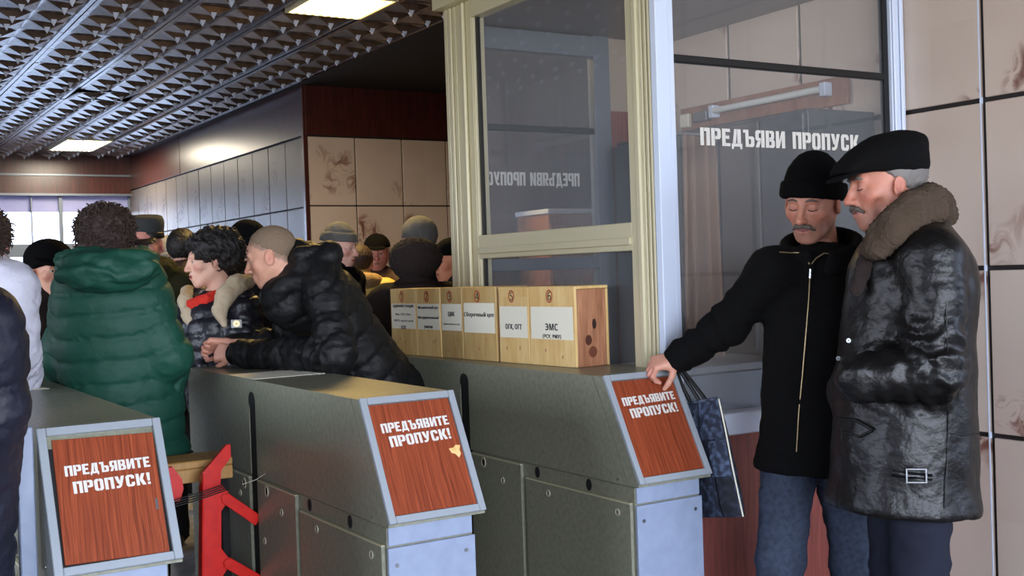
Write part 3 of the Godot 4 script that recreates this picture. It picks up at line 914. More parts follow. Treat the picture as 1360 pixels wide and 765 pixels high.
	part("tube", tube_mesh([Vector3(-0.06, 0.015, -0.26), Vector3(-0.06, 0.015, 0.44)], 0.016, 12), mat(Color(0.85, 0.86, 0.84), 0.3), lp)
	for z in [-0.275, 0.46]:
		part("tube_socket", box_mesh(Vector3(0.05, 0.062, 0.035), 0.004, Vector3(-0.047, 0.012, z)), mats.white_frame, lp)
	part("ballast", box_mesh(Vector3(0.04, 0.05, 0.10), 0.004, Vector3(-0.04, 0.0, -0.37)), mats.steel, lp)
	part("socket_box", box_mesh(Vector3(0.03, 0.07, 0.07), 0.006, Vector3(-0.035, -0.005, -0.505)), mats.paper, lp)

# =====================================================================================
#  small things
# =====================================================================================
func build_small_things():
	# numbered wooden boxes on the right-hand turnstile; fronts face -x
	var texts := [
		[["АДМИНИСТРАЦИЯ", 0.80, 0.017, 0.045], ["(Бух., ПЭО, сбыт,", 0.60, 0.013, 0.008], ["ОМТО, трансп. уч-к)", 0.74, 0.013, -0.022], ["ОТК", 0.18, 0.017, -0.052]],
		[["Механический цех", 0.84, 0.018, 0.04], ["Инструментальный", 0.86, 0.018, -0.005], ["участок", 0.36, 0.017, -0.048]],
		[["ЦМК", 0.30, 0.026, 0.012], ["(ремонтный участок)", 0.74, 0.010, -0.03]],
		[["Сборочный цех", 0.90, 0.026, 0.012]],
		[["ОГК, ОГТ", 0.54, 0.026, -0.02]],
		[["ЭМС", 0.27, 0.028, -0.015], ["(РСУ, РМУ)", 0.40, 0.018, -0.052]],
	]
	var look := [
		"pine box numbered 1, leftmost of the row, labelled for the administration",
		"pine box numbered 2, between boxes 1 and 3, with a three-line label",
		"pine box numbered 3 in the middle of the row, label reading ЦМК",
		"pine box numbered 4 with a label set high, beside the gap in the row",
		"pine box numbered 5, just right of the gap in the row",
		"pine box numbered 6 at the right end, showing its knotted end panel",
	]
	var a := Vector3(2.352, 1.031, -4.885)
	var e := Vector3(2.450, 1.031, -3.517)
	var dir := (e - a).normalized()
	var yaw := atan2(dir.x, dir.z)       # local +z runs along the row, local -x is the front
	var L := (e - a).length()
	var shares := [0.0, 0.168, 0.318, 0.445, 0.627, 0.79, 1.0]
	var rng := RandomNumberGenerator.new()
	rng.seed = 4
	for i in 6:
		var s0: float = shares[i] * L + (0.0 if i != 4 else 0.016)
		var s1: float = shares[i + 1] * L
		var w := s1 - s0 - 0.003
		var c: Vector3 = a + dir * (s0 + s1) / 2.0
		var b := thing("wooden_box", look[i], "box", c, yaw + rng.randf_range(-0.012, 0.012), "numbered wooden boxes")
		var H := 0.305 + rng.randf_range(-0.003, 0.003)
		var D := 0.165
		var wood: StandardMaterial3D = mats.plywood.duplicate()
		wood.uv1_offset = Vector3(0.31 * i, 0.17 * i, 0.23 * i)
		wood.albedo_color = Color(1, 1, 1).darkened([0.10, 0.06, 0.20, 0.16, 0.06, 0.05][i])
		part("front_board", box_mesh(Vector3(0.012, H, w), 0.002, Vector3(0.006, H / 2, 0)), wood, b)
		part("top_board", box_mesh(Vector3(D - 0.013, 0.012, w), 0.002, Vector3(0.013 + (D - 0.013) / 2, H - 0.006, 0)), wood, b)
		part("back_board", box_mesh(Vector3(0.012, H - 0.013, w), 0.002, Vector3(D - 0.006, (H - 0.013) / 2, 0)), wood, b)
		for s in [-1.0, 1.0]:
			part("end_board", box_mesh(Vector3(D - 0.026, H - 0.013, 0.012), 0.002, Vector3(D / 2, (H - 0.013) / 2, s * (w / 2 - 0.006))), mats.box_end, b)
		if i == 5:
			for k in [[0.03, 0.16, 0.010, 0.02], [0.0, 0.10, 0.016, 0.02], [0.02, 0.055, 0.02, 0.022]]:
				var kn := st_new()
				var pl := PackedVector2Array()
				for q in 12:
					pl.append(Vector2(cos(TAU * q / 12.0) * k[2], sin(TAU * q / 12.0) * k[3]))
				add_prism(kn, pl, 0.0, 0.0006, Basis())
				part("knot", st_done(kn), mat([Color(0.16, 0.07, 0.04), Color(0.30, 0.14, 0.08), Color(0.42, 0.22, 0.13)][[0, 1, 2][int(k[2] > 0.012) + int(k[2] > 0.018)]], 0.6), b, Transform3D(Basis(), Vector3(D / 2 + k[0] - 0.02, k[1], w / 2 + 0.0002)))
		for k in 2:
			var kn2 := st_new()
			var pl2 := PackedVector2Array()
			for q in 8:
				pl2.append(Vector2(cos(TAU * q / 8.0) * 0.004, sin(TAU * q / 8.0) * 0.008))
			add_prism(kn2, pl2, 0.0, 0.0006, Basis())
			part("knot", st_done(kn2), mats.box_end, b, Transform3D(Basis(Vector3(0, 1, 0), -PI / 2), Vector3(-0.0004, rng.randf_range(0.03, 0.09), rng.randf_range(-0.3, 0.3) * w)))
		# label sheet
		var lh := 0.125 if i > 2 else 0.115
		var ly := 0.165 if i > 3 else 0.178
		var lab := part("label_sheet", box_mesh(Vector3(0.0008, lh, w * 0.92), 0.0), mats.paper, b, Transform3D(Basis(), Vector3(-0.0008, ly, 0)))
		for tx in texts[i]:
			lettering(tx[0], Vector2(tx[1] * w, tx[2] * 0.95), mats.ink, lab, Transform3D(Basis(Vector3(0, 1, 0), -PI / 2), Vector3(-0.0006, tx[3], 0)), tx[2] > 0.016)
		# pencilled number in a red ring
		var num := part("number", text_mesh(str(i + 1), 0.045, false), mats.ink, b, Transform3D(Basis(Vector3(0, 1, 0), -PI / 2), Vector3(-0.0006, 0.268, -0.01)))
		num.scale = Vector3(1, 1, 1)
		part("number_ring", ring_mesh(0.023, 0.0188, 0.001, 20), mats.red_ink, b, Transform3D(Basis(Vector3(0, 1, 0), -PI / 2) * Basis.from_scale(Vector3(0.85, 1.1, 1)), Vector3(-0.0004, 0.268, -0.01)))
	# papers and pen
	var sheet := func(called, label, p: Array, y):
		var st := st_new()
		var pl := PackedVector2Array()
		for q in p:
			pl.append(Vector2(q.x, -q.y))
		add_prism(st, pl, 0.0, 0.0012, Basis(Vector3(1, 0, 0), Vector3(0, 0, -1), Vector3(0, 1, 0)), Vector3(0, y, 0))
		meta(part(called, st_done(st), mats.paper, self), label, "paper")
	sheet.call("paper_sheet", "large white sheet of paper lying on the middle turnstile top", [Vector2(1.41, -4.40), Vector2(1.415, -4.12), Vector2(1.70, -4.13), Vector2(1.67, -4.42)], 1.031)
	sheet.call("paper_sheet", "small white paper corner on the left turnstile beside the white jacket", [Vector2(0.60, -4.62), Vector2(0.66, -4.40), Vector2(0.752, -4.41), Vector2(0.735, -4.60)], 1.031)
	var pen := thing("pen", "dark pen lying on the paper by the leaning man", "pen", Vector3(1.69, 1.036, -4.30), 0.35)
	part("barrel", tube_mesh([Vector3(0, 0.002, -0.06), Vector3(0, 0.002, 0.05)], 0.0045, 8), mats.rubber, pen)
	part("tip", tube_mesh([Vector3(0, 0.002, 0.05), Vector3(0, 0.001, 0.066)], [0.004, 0.001], 8), mats.steel, pen)
	# red folding barrier that swings out of the slot of the middle turnstile
	var rb := thing("folding_barrier", "bright red metal barrier with a bent top and two link arms between the turnstiles", "barrier", Vector3(1.27, 0, -4.11))
	var st := st_new()
	add_prism(st, PackedVector2Array([Vector2(-0.098, 0.0), Vector2(-0.030, 0.0), Vector2(-0.012, 0.32), Vector2(0.020, 0.36), Vector2(0.020, 0.39), Vector2(-0.006, 0.43), Vector2(-0.001, 0.565), Vector2(0.028, 0.60), Vector2(0.028, 0.63), Vector2(0.0, 0.665), Vector2(0.004, 0.712), Vector2(0.042, 0.757), Vector2(0.042, 0.803), Vector2(0.027, 0.803), Vector2(-0.065, 0.71)]), -0.008, 0.008, Basis())
	part("plate", st_done(st), mats.red_paint, rb)
	part("flange", box_mesh(Vector3(0.006, 0.71, 0.045), 0.002), mats.red_paint, rb, Transform3D(Basis(Vector3(0, 0, 1), -0.045), Vector3(-0.0845, 0.355, 0.012)))
	for k in [[0.615, 0.510], [0.378, 0.285]]:
		var p0 := Vector3(0.01, k[0], 0.01)
		var p1 := Vector3(0.136, k[1], 0.01)
		var d := (p1 - p0)
		var ang := atan2(d.y, d.x)
		part("link_arm", box_mesh(Vector3(d.length(), 0.040, 0.008), 0.002), mats.red_paint, rb, Transform3D(Basis(Vector3(0, 0, 1), ang), (p0 + p1) / 2))
		part("pivot", tube_mesh([p0 + Vector3(0, 0, -0.01), p0 + Vector3(0, 0, 0.012)], 0.012, 10), mats.red_paint, rb)
	var rl := thing("folding_barrier", "short red barrier end showing beside the left turnstile panel", "barrier", Vector3(0.83, 0, -4.11))
	st = st_new()
	add_prism(st, PackedVector2Array([Vector2(0.0, 0.60), Vector2(0.29, 0.62), Vector2(0.305, 0.665), Vector2(0.30, 0.70), Vector2(0.27, 0.745), Vector2(0.0, 0.735)]), -0.012, 0.012, Basis())
	part("plate", st_done(st), mats.red_paint, rl)
	# thin wires tied round the barrier
	var wr := thing("tied_wires", "thin dark wires tied round the red barrier", "wire", Vector3(1.22, 0.0, -4.09))
	for k in 4:
		var y: float = 0.635 + 0.008 * k
		part("wire", tube_mesh([Vector3(-0.30, y - 0.03 + 0.004 * k, 0.02), Vector3(-0.15, y - 0.028, 0.025), Vector3(-0.02, y - 0.006, 0.028), Vector3(0.075, y + 0.012, 0.016)], 0.0022, 6), mats.rubber, wr)
	meta(part("string", tube_mesh([Vector3(1.345, 0.655, -4.085), Vector3(1.385, 0.672, -4.05), Vector3(1.398, 0.70, -3.99)], 0.0013, 5), mats.paper, self), "thin pale string from the red barrier to the middle turnstile", "string")
	# plywood shelf between the turnstiles
	var sh := thing("plywood_stool", "plywood stool top standing behind the red barrier", "stool", Vector3(1.17, 0, -4.30))
	var worn_ply: StandardMaterial3D = mats.plywood.duplicate()
	worn_ply.albedo_color = Color(0.80, 0.72, 0.62)
	part("stool_top", box_mesh(Vector3(0.36, 0.028, 0.20), 0.004, Vector3(0.0, 0.728, 0)), worn_ply, sh)
	part("stool_edge", box_mesh(Vector3(0.36, 0.05, 0.015), 0.003, Vector3(0.0, 0.688, 0.09)), worn_ply, sh)
	for sx in [-1.0, 1.0]:
		for sz in [-1.0, 1.0]:
			part("leg", box_mesh(Vector3(0.03, 0.715, 0.03), 0.003, Vector3(sx * 0.15, 0.357, sz * 0.07)), mats.black, sh)
	# pale blue steel frame at the left edge
	var fr := thing("steel_frame", "pale blue-grey steel frame standing at the left edge beside the turnstile", "frame", Vector3(0.28, 0, -3.15))
	part("upright", box_mesh(Vector3(0.04, 1.045, 0.04), 0.003, Vector3(0.19, 0.5225, 0)), mats.blue_paint, fr)
	part("upright", box_mesh(Vector3(0.04, 1.045, 0.04), 0.003, Vector3(-0.19, 0.5225, 0)), mats.blue_paint, fr)
	part("top_rail", box_mesh(Vector3(0.34, 0.035, 0.04), 0.003, Vector3(0, 1.0275, 0)), mats.blue_paint, fr)
	part("low_rail", box_mesh(Vector3(0.34, 0.035, 0.04), 0.003, Vector3(0, 0.12, 0)), mats.blue_paint, fr)
	build_bag()

func build_bag():
	var t := thing("denim_bag", "patchwork blue denim bag with black straps hanging from the man's hand", "bag", Vector3(2.675, 0, -3.05))
	var ZY := Basis(Vector3(0, 0, 1), Vector3(0, 1, 0), Vector3(1, 0, 0))
	var tones := [Color(0.22, 0.27, 0.36), Color(0.32, 0.38, 0.48), Color(0.12, 0.14, 0.20), Color(0.42, 0.48, 0.57), Color(0.15, 0.18, 0.26)]
	var dm := []
	var blot := noise_tex(0.03, 19, [Color(0.42, 0.42, 0.46), Color(0.70, 0.70, 0.72), Color(1.0, 1.0, 1.0)], [0.35, 0.55, 0.8], 256, 4)
	for k in tones.size():
		var m := mat(tones[k], 0.8)
		m.albedo_texture = blot
		dm.append(tri_map(m, Vector3(3.5, 3.5, 3.5), false, Vector3(0.2 * k, 0.3 * k, 0)))
	var top := [Vector2(-0.15, 0.895), Vector2(0.062, 0.937)]
	var bot := [Vector2(-0.13, 0.500), Vector2(0.168, 0.548)]
	# soft body: sections from the top edge to the bottom, thicker below
	var st := st_new()
	var n := 10
	var wob := noise(9.0, 23, 2)
	var grid := []
	for i in n + 1:
		var u := float(i) / n
		var a: Vector2 = top[0].lerp(bot[0], u)
		var b: Vector2 = top[1].lerp(bot[1], u)
		var th := 0.010 + 0.030 * sin(minf(u * 1.25, 1.0) * PI * 0.5) * (1.0 if u < 0.98 else 0.6)
		var row := []
		for k in 17:
			var an := TAU * k / 16.0
			var s := cos(an)
			var z := lerpf(a.x, b.x, 0.5 + 0.5 * signf(s) * pow(absf(s), 0.6))
			var y := lerpf(a.y, b.y, 0.5 + 0.5 * signf(s) * pow(absf(s), 0.6))
			var x := sin(an) * th + 0.006 * wob.get_noise_3d(z * 4.0, y * 4.0, an)
			row.append(Vector3(x, y, z))
		grid.append(row)
	st.set_smooth_group(1)
	for i in n:
		for k in 16:
			quad(st, grid[i][k], grid[i + 1][k], grid[i + 1][k + 1], grid[i][k + 1])
	st.set_smooth_group(-1)
	for k in range(1, 15):
		tri(st, grid[n][0], grid[n][k], grid[n][k + 1])
	part("body", st_done(st), dm[0], t)
	# patches sewn on the side that shows, each a little raised
	var cells := [[0.0, 0.30, 0.0, 0.55, 3], [0.0, 0.34, 0.55, 1.0, 1], [0.30, 0.62, 0.0, 0.40, 2], [0.34, 0.60, 0.40, 0.72, 4], [0.34, 0.66, 0.72, 1.0, 1], [0.62, 1.0, 0.0, 0.46, 1], [0.60, 1.0, 0.46, 0.78, 0], [0.66, 1.0, 0.78, 1.0, 2]]
	for q in cells:
		var ps := st_new()
		var pts := []
		for vv in 5:
			var row := []
			for uu in 5:
				var u := lerpf(q[0] + 0.008, q[1] - 0.008, vv / 4.0)
				var v := lerpf(q[2] + 0.01, q[3] - 0.01, uu / 4.0)
				var a: Vector2 = top[0].lerp(bot[0], u)
				var b: Vector2 = top[1].lerp(bot[1], u)
				var p := a.lerp(b, v)
				var th := 0.010 + 0.030 * sin(minf(u * 1.25, 1.0) * PI * 0.5) * (1.0 if u < 0.98 else 0.6)
				var s := 2.0 * v - 1.0
				var c0 := signf(s) * pow(absf(s), 1.0 / 0.6)
				var x := -th * sqrt(maxf(0.0, 1.0 - c0 * c0)) - 0.005
				row.append(Vector3(x, p.y, p.x))
			pts.append(row)
		ps.set_smooth_group(1)
		for vv in 4:
			for uu in 4:
				quad(ps, pts[vv][uu], pts[vv + 1][uu], pts[vv + 1][uu + 1], pts[vv][uu + 1])
		part("denim_patch", st_done(ps), dm[q[4]], t)
	part("piping", tube_mesh([Vector3(-0.004, 0.937, 0.062), Vector3(-0.008, 0.84, 0.094), Vector3(-0.008, 0.70, 0.128), Vector3(-0.006, 0.548, 0.168)], 0.0032, 6), mats.paper, t)
	part("top_hem", tube_mesh([Vector3(-0.008, 0.897, -0.14), Vector3(-0.010, 0.92, -0.04), Vector3(-0.008, 0.939, 0.062)], 0.0055, 6), dm[3], t)
	for k in 2:
		var s := -0.012 + 0.016 * k
		part("strap", tube_mesh([Vector3(s, 0.90, -0.115 + 0.03 * k), Vector3(s - 0.01, 0.96, -0.12), Vector3(s - 0.045, 1.03, -0.115), Vector3(s - 0.05, 1.05, -0.105), Vector3(s - 0.03, 1.02, -0.085), Vector3(s, 0.925, -0.03 + 0.02 * k)], 0.0065, 6), mats.rubber, t)

# =====================================================================================
#  smooth shapes: a distance field of tapered capsules and ellipsoids, meshed with surface nets
# =====================================================================================
class Geo:
	var v := PackedVector3Array()
	var f := PackedInt32Array()
	var c := PackedColorArray()

	func moved(tr: Transform3D) -> Geo:
		var g := Geo.new()
		g.v = tr * v
		g.f = f.duplicate()
		g.c = c.duplicate()
		return g

	func join(o: Geo):
		var n := v.size()
		v.append_array(o.v)
		c.append_array(o.c)
		for i in o.f:
			f.append(i + n)

	func normals() -> PackedVector3Array:
		var n := PackedVector3Array()
		n.resize(v.size())
		for i in range(0, f.size(), 3):
			var a := f[i]
			var b := f[i + 1]
			var d := f[i + 2]
			var x := (v[d] - v[a]).cross(v[b] - v[a])
			n[a] += x
			n[b] += x
			n[d] += x
		for i in n.size():
			n[i] = n[i].normalized()
		return n

	func paint(col: Color):
		c.resize(v.size())
		c.fill(col)

	func push(fn: Callable):      # moves every vertex along its normal
		var n := normals()
		for i in v.size():
			v[i] += n[i] * float(fn.call(v[i], n[i]))

	func mesh() -> ArrayMesh:
		var m := ArrayMesh.new()
		if v.size() == 0:
			return m
		var arr := []
		arr.resize(Mesh.ARRAY_MAX)
		arr[Mesh.ARRAY_VERTEX] = v
		arr[Mesh.ARRAY_NORMAL] = normals()
		if c.size() == v.size():
			arr[Mesh.ARRAY_COLOR] = c
		arr[Mesh.ARRAY_INDEX] = f
		m.add_surface_from_arrays(Mesh.PRIMITIVE_TRIANGLES, arr)
		return m

class Sdf:
	var kind := PackedInt32Array()      # 0 capsule, 1 ellipsoid, 2 half-space
	var op := PackedInt32Array()        # 0 join, 1 cut away, 2 keep what is inside
	var a := PackedVector3Array()
	var b := PackedVector3Array()
	var ra := PackedFloat32Array()
	var rb := PackedFloat32Array()
	var kk := PackedFloat32Array()
	var bc := PackedVector3Array()
	var br := PackedFloat32Array()
	var inv: Array[Basis] = []
	var lo := Vector3(1e9, 1e9, 1e9)
	var hi := Vector3(-1e9, -1e9, -1e9)

	func _add(k_, o_, a_, b_, ra_, rb_, s_, bc_, br_, inv_):
		kind.append(k_); op.append(o_); a.append(a_); b.append(b_); ra.append(ra_); rb.append(rb_); kk.append(maxf(s_, 0.0005)); bc.append(bc_); br.append(br_); inv.append(inv_)
		if o_ == 0:
			for ax in 3:
				lo[ax] = minf(lo[ax], bc_[ax] - br_)
				hi[ax] = maxf(hi[ax], bc_[ax] + br_)

	func cap(p: Vector3, q: Vector3, r0: float, r1: float, k := 0.02, o := 0):
		var m := (p + q) * 0.5
		_add(0, o, p, q - p, r0, r1, k, m, (q - p).length() * 0.5 + maxf(r0, r1), Basis())

	func ell(p: Vector3, r: Vector3, k := 0.02, o := 0, rot := Basis()):
		_add(1, o, p, r, minf(r.x, minf(r.y, r.z)), 0.0, k, p, maxf(r.x, maxf(r.y, r.z)), rot.transposed())

	func cut(p: Vector3, n: Vector3, k := 0.004):     # removes the side that n points to
		_add(2, 2, p, n.normalized(), 0.0, 0.0, k, p, 1e6, Basis())

	func d(p: Vector3) -> float:
		var r := 1000.0
		for i in kind.size():
			var k := kk[i]
			var o := op[i]
			if o == 0 and (p - bc[i]).length() - br[i] > r + k:
				continue
			if o == 1 and (p - bc[i]).length() - br[i] > k - r:
				continue
			var t: float
			var kd := kind[i]
			if kd == 0:
				var pa := p - a[i]
				var ba := b[i]
				var h := clampf(pa.dot(ba) / maxf(ba.length_squared(), 1e-9), 0.0, 1.0)
				t = (pa - ba * h).length() - lerpf(ra[i], rb[i], h)
			elif kd == 1:
				var q := inv[i] * (p - a[i])
				var rr := b[i]
				var k0 := (q / rr).length()
				var k1 := (q / (rr * rr)).length()
				t = k0 * (k0 - 1.0) / k1 if k1 > 1e-6 else -ra[i]
			else:
				t = (p - a[i]).dot(b[i])
			if o == 0:
				var h := maxf(k - absf(r - t), 0.0) / k
				r = minf(r, t) - h * h * k * 0.25
			else:
				if o == 1:
					t = -t
				var h := maxf(k - absf(r - t), 0.0) / k
				r = maxf(r, t) + h * h * k * 0.25
		return r

	func surface(from: Vector3, dir: Vector3) -> Vector3:      # first surface point along a ray from outside
		var p := from
		for i in 60:
			var x := d(p)
			if absf(x) < 0.0005:
				break
			p += dir * clampf(x, -0.05, 0.08) * 0.8
		return p

	func net(cell: float) -> Geo:
		var C := 4
		var pad := cell * 2.0
		var l := lo - Vector3(pad, pad, pad)
		var big := cell * C
		var nx := int(ceil((hi.x - l.x + pad) / big))
		var ny := int(ceil((hi.y - l.y + pad) / big))
		var nz := int(ceil((hi.z - l.z + pad) / big))
		var X := nx * C + 1
		var Y := ny * C + 1
		var Z := nz * C + 1
		var XY := X * Y
		var val := PackedFloat32Array()
		val.resize(XY * Z)
		val.fill(1e9)
		var active := PackedInt32Array()
		var inner := PackedInt32Array()
		var reach := big * 0.866 * 1.2
		for z in nz:
			for y in ny:
				for x in nx:
					var dd := d(l + Vector3(x + 0.5, y + 0.5, z + 0.5) * big)
					if absf(dd) < reach:
						active.append(x); active.append(y); active.append(z)
					elif dd < 0.0:
						inner.append(x); inner.append(y); inner.append(z)
		for i in range(0, active.size(), 3):
			var x0 := active[i] * C
			var y0 := active[i + 1] * C
			var z0 := active[i + 2] * C
			for z in range(z0, z0 + C + 1):
				for y in range(y0, y0 + C + 1):
					var at := z * XY + y * X + x0
					for x in C + 1:
						if val[at + x] > 1e8:
							val[at + x] = d(l + Vector3(x0 + x, y, z) * cell)
		for i in range(0, inner.size(), 3):
			var x0 := inner[i] * C
			for z in range(inner[i + 2] * C, inner[i + 2] * C + C + 1):
				for y in range(inner[i + 1] * C, inner[i + 1] * C + C + 1):
					var at := z * XY + y * X + x0
					for x in C + 1:
						if val[at + x] > 1e8:
							val[at + x] = -1.0
		var id := {}
		var g := Geo.new()
		var off := [0, 1, X, X + 1, XY, XY + 1, XY + X, XY + X + 1]
		var cell_at := PackedInt32Array()
		for i in range(0, active.size(), 3):
			for z in range(active[i + 2] * C, active[i + 2] * C + C):
				for y in range(active[i + 1] * C, active[i + 1] * C + C):
					for x in range(active[i] * C, active[i] * C + C):
						var at := z * XY + y * X + x
						var v0 := val[at]
						var v1 := val[at + 1]
						var v2 := val[at + X]
						var v3 := val[at + X + 1]
						var v4 := val[at + XY]
						var v5 := val[at + XY + 1]
						var v6 := val[at + XY + X]
						var v7 := val[at + XY + X + 1]
						var s := int(v0 < 0) + int(v1 < 0) + int(v2 < 0) + int(v3 < 0) + int(v4 < 0) + int(v5 < 0) + int(v6 < 0) + int(v7 < 0)
						if s == 0 or s == 8:
							continue
						var sum := Vector3.ZERO
						var n := 0
						if (v0 < 0) != (v1 < 0): sum += Vector3(v0 / (v0 - v1), 0, 0); n += 1
						if (v2 < 0) != (v3 < 0): sum += Vector3(v2 / (v2 - v3), 1, 0); n += 1
						if (v4 < 0) != (v5 < 0): sum += Vector3(v4 / (v4 - v5), 0, 1); n += 1
						if (v6 < 0) != (v7 < 0): sum += Vector3(v6 / (v6 - v7), 1, 1); n += 1
						if (v0 < 0) != (v2 < 0): sum += Vector3(0, v0 / (v0 - v2), 0); n += 1
						if (v1 < 0) != (v3 < 0): sum += Vector3(1, v1 / (v1 - v3), 0); n += 1
						if (v4 < 0) != (v6 < 0): sum += Vector3(0, v4 / (v4 - v6), 1); n += 1
						if (v5 < 0) != (v7 < 0): sum += Vector3(1, v5 / (v5 - v7), 1); n += 1
						if (v0 < 0) != (v4 < 0): sum += Vector3(0, 0, v0 / (v0 - v4)); n += 1
						if (v1 < 0) != (v5 < 0): sum += Vector3(1, 0, v1 / (v1 - v5)); n += 1
						if (v2 < 0) != (v6 < 0): sum += Vector3(0, 1, v2 / (v2 - v6)); n += 1
						if (v3 < 0) != (v7 < 0): sum += Vector3(1, 1, v3 / (v3 - v7)); n += 1
						id[at] = g.v.size()
						g.v.append(l + (Vector3(x, y, z) + sum / n) * cell)
						cell_at.append(at)
		for at in cell_at:
			var v0 := val[at] < 0
			# the three edges that leave the cell's first corner
			if v0 != (val[at + 1] < 0):
				_quad(g, id, at, at - X, at - X - XY, at - XY, v0)
			if v0 != (val[at + X] < 0):
				_quad(g, id, at, at - XY, at - XY - 1, at - 1, v0)
			if v0 != (val[at + XY] < 0):
				_quad(g, id, at, at - 1, at - 1 - X, at - X, v0)
		return g

	func _quad(g: Geo, id: Dictionary, i: int, j: int, k: int, m: int, inside: bool):
		if not (id.has(j) and id.has(k) and id.has(m)):
			return
		var p: int = id[i]
		var q: int = id[j]
		var r: int = id[k]
		var s: int = id[m]
		# clockwise seen from outside
		if inside:
			g.f.append_array(PackedInt32Array([p, r, q, p, s, r]))
		else:
			g.f.append_array(PackedInt32Array([p, q, r, p, r, s]))

func lin(c: Color) -> Color:
	return c.srgb_to_linear()

# -------------------------------------------------------------------------------------
#  a head: face towards +z, origin between the ears at eye height
# -------------------------------------------------------------------------------------
func head_geo(cell: float, o: Dictionary) -> Geo:
	var s := Sdf.new()
	var jaw: float = o.get("jaw", 1.0)
	var nose: float = o.get("nose", 1.0)
	s.ell(Vector3(0, 0.035, -0.012), Vector3(0.076, 0.088, 0.098))
	s.ell(Vector3(0, -0.03, 0.026), Vector3(0.060 * jaw, 0.085, 0.066), 0.03)
	for m in [-1.0, 1.0]:
		s.cap(Vector3(m * 0.050 * jaw, -0.045, 0.0), Vector3(m * 0.020 * jaw, -0.098, 0.060), 0.020, 0.016, 0.025)
		s.ell(Vector3(m * 0.043, -0.022, 0.058), Vector3(0.022, 0.021, 0.020), 0.02)
	s.ell(Vector3(0, -0.101, 0.068), Vector3(0.022, 0.016, 0.016), 0.02)
	s.cap(Vector3(-0.036, 0.024, 0.079), Vector3(0.036, 0.024, 0.079), 0.011, 0.011, 0.015)
	for m in [-1.0, 1.0]:
		s.ell(Vector3(m * 0.031, 0.003, 0.098), Vector3(0.019, 0.012, 0.017), 0.012, 1)
	s.cap(Vector3(0, 0.016, 0.088), Vector3(0, -0.030, 0.088 + 0.023 * nose), 0.0075, 0.0105, 0.012)
	s.ell(Vector3(0, -0.034, 0.088 + 0.024 * nose), Vector3(0.0125, 0.0105, 0.012), 0.006)
	s.ell(Vector3(0, -0.068, 0.079), Vector3(0.027, 0.022, 0.018), 0.018)
	for m in [-1.0, 1.0]:
		s.ell(Vector3(m * 0.0125, -0.037, 0.099), Vector3(0.0085, 0.008, 0.011), 0.006)
		s.cap(Vector3(m * 0.021, -0.0635, 0.087), Vector3(0, -0.060, 0.0965), 0.0042, 0.0052, 0.005)
		s.cap(Vector3(m * 0.017, -0.0715, 0.088), Vector3(0, -0.0725, 0.0945), 0.0045, 0.0058, 0.005)
		if o.get("closed", false):
			s.ell(Vector3(m * 0.031, 0.001, 0.0775), Vector3(0.0150, 0.0135, 0.0130), 0.004)
		else:
			s.cap(Vector3(m * 0.017, 0.0075, 0.086), Vector3(m * 0.046, 0.0055, 0.078), 0.0045, 0.004, 0.004)
			s.cap(Vector3(m * 0.018, -0.0075, 0.083), Vector3(m * 0.044, -0.0075, 0.077), 0.0035, 0.0035, 0.005)
	s.cap(Vector3(-0.022, -0.0668, 0.097), Vector3(0.022, -0.0668, 0.097), 0.0022, 0.0022, 0.003, 1)
	for m in [-1.0, 1.0]:
		var rot := Basis(Vector3.UP, m * 0.35) * Basis(Vector3.RIGHT, -0.18)
		s.ell(Vector3(m * 0.080, -0.008, -0.006), Vector3(0.0075, 0.032, 0.020), 0.006, 0, rot)
		s.ell(Vector3(m * 0.088, -0.003, 0.000), Vector3(0.0055, 0.019, 0.011), 0.005, 1, rot)
	s.cap(Vector3(0, -0.05, -0.027), Vector3(0, -0.21, -0.045), 0.054, 0.060, 0.03)
	if o.get("age", 0.0) > 0.0:
		for m in [-1.0, 1.0]:
			# folds from nose to mouth, bags under the eyes, hollow cheeks
			s.cap(Vector3(m * 0.021, -0.036, 0.0945), Vector3(m * 0.034, -0.072, 0.0790), 0.0030, 0.0026, 0.008, 1)
			s.ell(Vector3(m * 0.031, -0.0155, 0.0800), Vector3(0.0125, 0.0050, 0.0070), 0.006)
			s.ell(Vector3(m * 0.060, -0.062, 0.046), Vector3(0.013, 0.022, 0.013), 0.02, 1)
		s.cap(Vector3(-0.022, 0.052, 0.0880), Vector3(0.022, 0.052, 0.0880), 0.0022, 0.0022, 0.006, 1)
	var g := s.net(cell)
	var skin: Color = lin(o.get("skin", Color(0.80, 0.58, 0.49)))
	var red: Color = lin(o.get("flush", Color(0.76, 0.43, 0.37)))
	var lip: Color = lin(o.get("lips", Color(0.66, 0.42, 0.37)))
	var beard: float = o.get("stubble", 0.0)
	var n := noise(60.0, 5, 2)
	g.c.resize(g.v.size())
	for i in g.v.size():
		var p := g.v[i]
		var ax := absf(p.x)
		var t := 0.0
		t = maxf(t, 1.0 - Vector3(ax - 0.045, (p.y + 0.028) * 1.1, (p.z - 0.07) * 0.8).length() / 0.030)
		t = maxf(t, 1.0 - Vector3(p.x, p.y + 0.033, p.z - 0.112).length() / 0.022)
		t = maxf(t, 0.8 - Vector3(ax - 0.083, p.y + 0.005, p.z + 0.005).length() / 0.04)
		var col := skin.lerp(red, clampf(t, 0.0, 1.0) * 0.7)
		if p.z > 0.0 and p.y < -0.04 and beard > 0.0:
			col = col.lerp(lin(Color(0.45, 0.38, 0.35)), beard * clampf((-p.y - 0.045) / 0.02, 0.0, 1.0))
		var dl := Vector3(maxf(ax - 0.014, 0.0) * 1.0, (p.y + 0.0668) * 1.0, 0).length()
		if p.z > 0.082 and dl < 0.011:
			col = col.lerp(lip, clampf((0.011 - dl) / 0.004, 0.0, 1.0))
			if dl < 0.003:
				col = col.lerp(lin(Color(0.25, 0.11, 0.10)), 0.7)
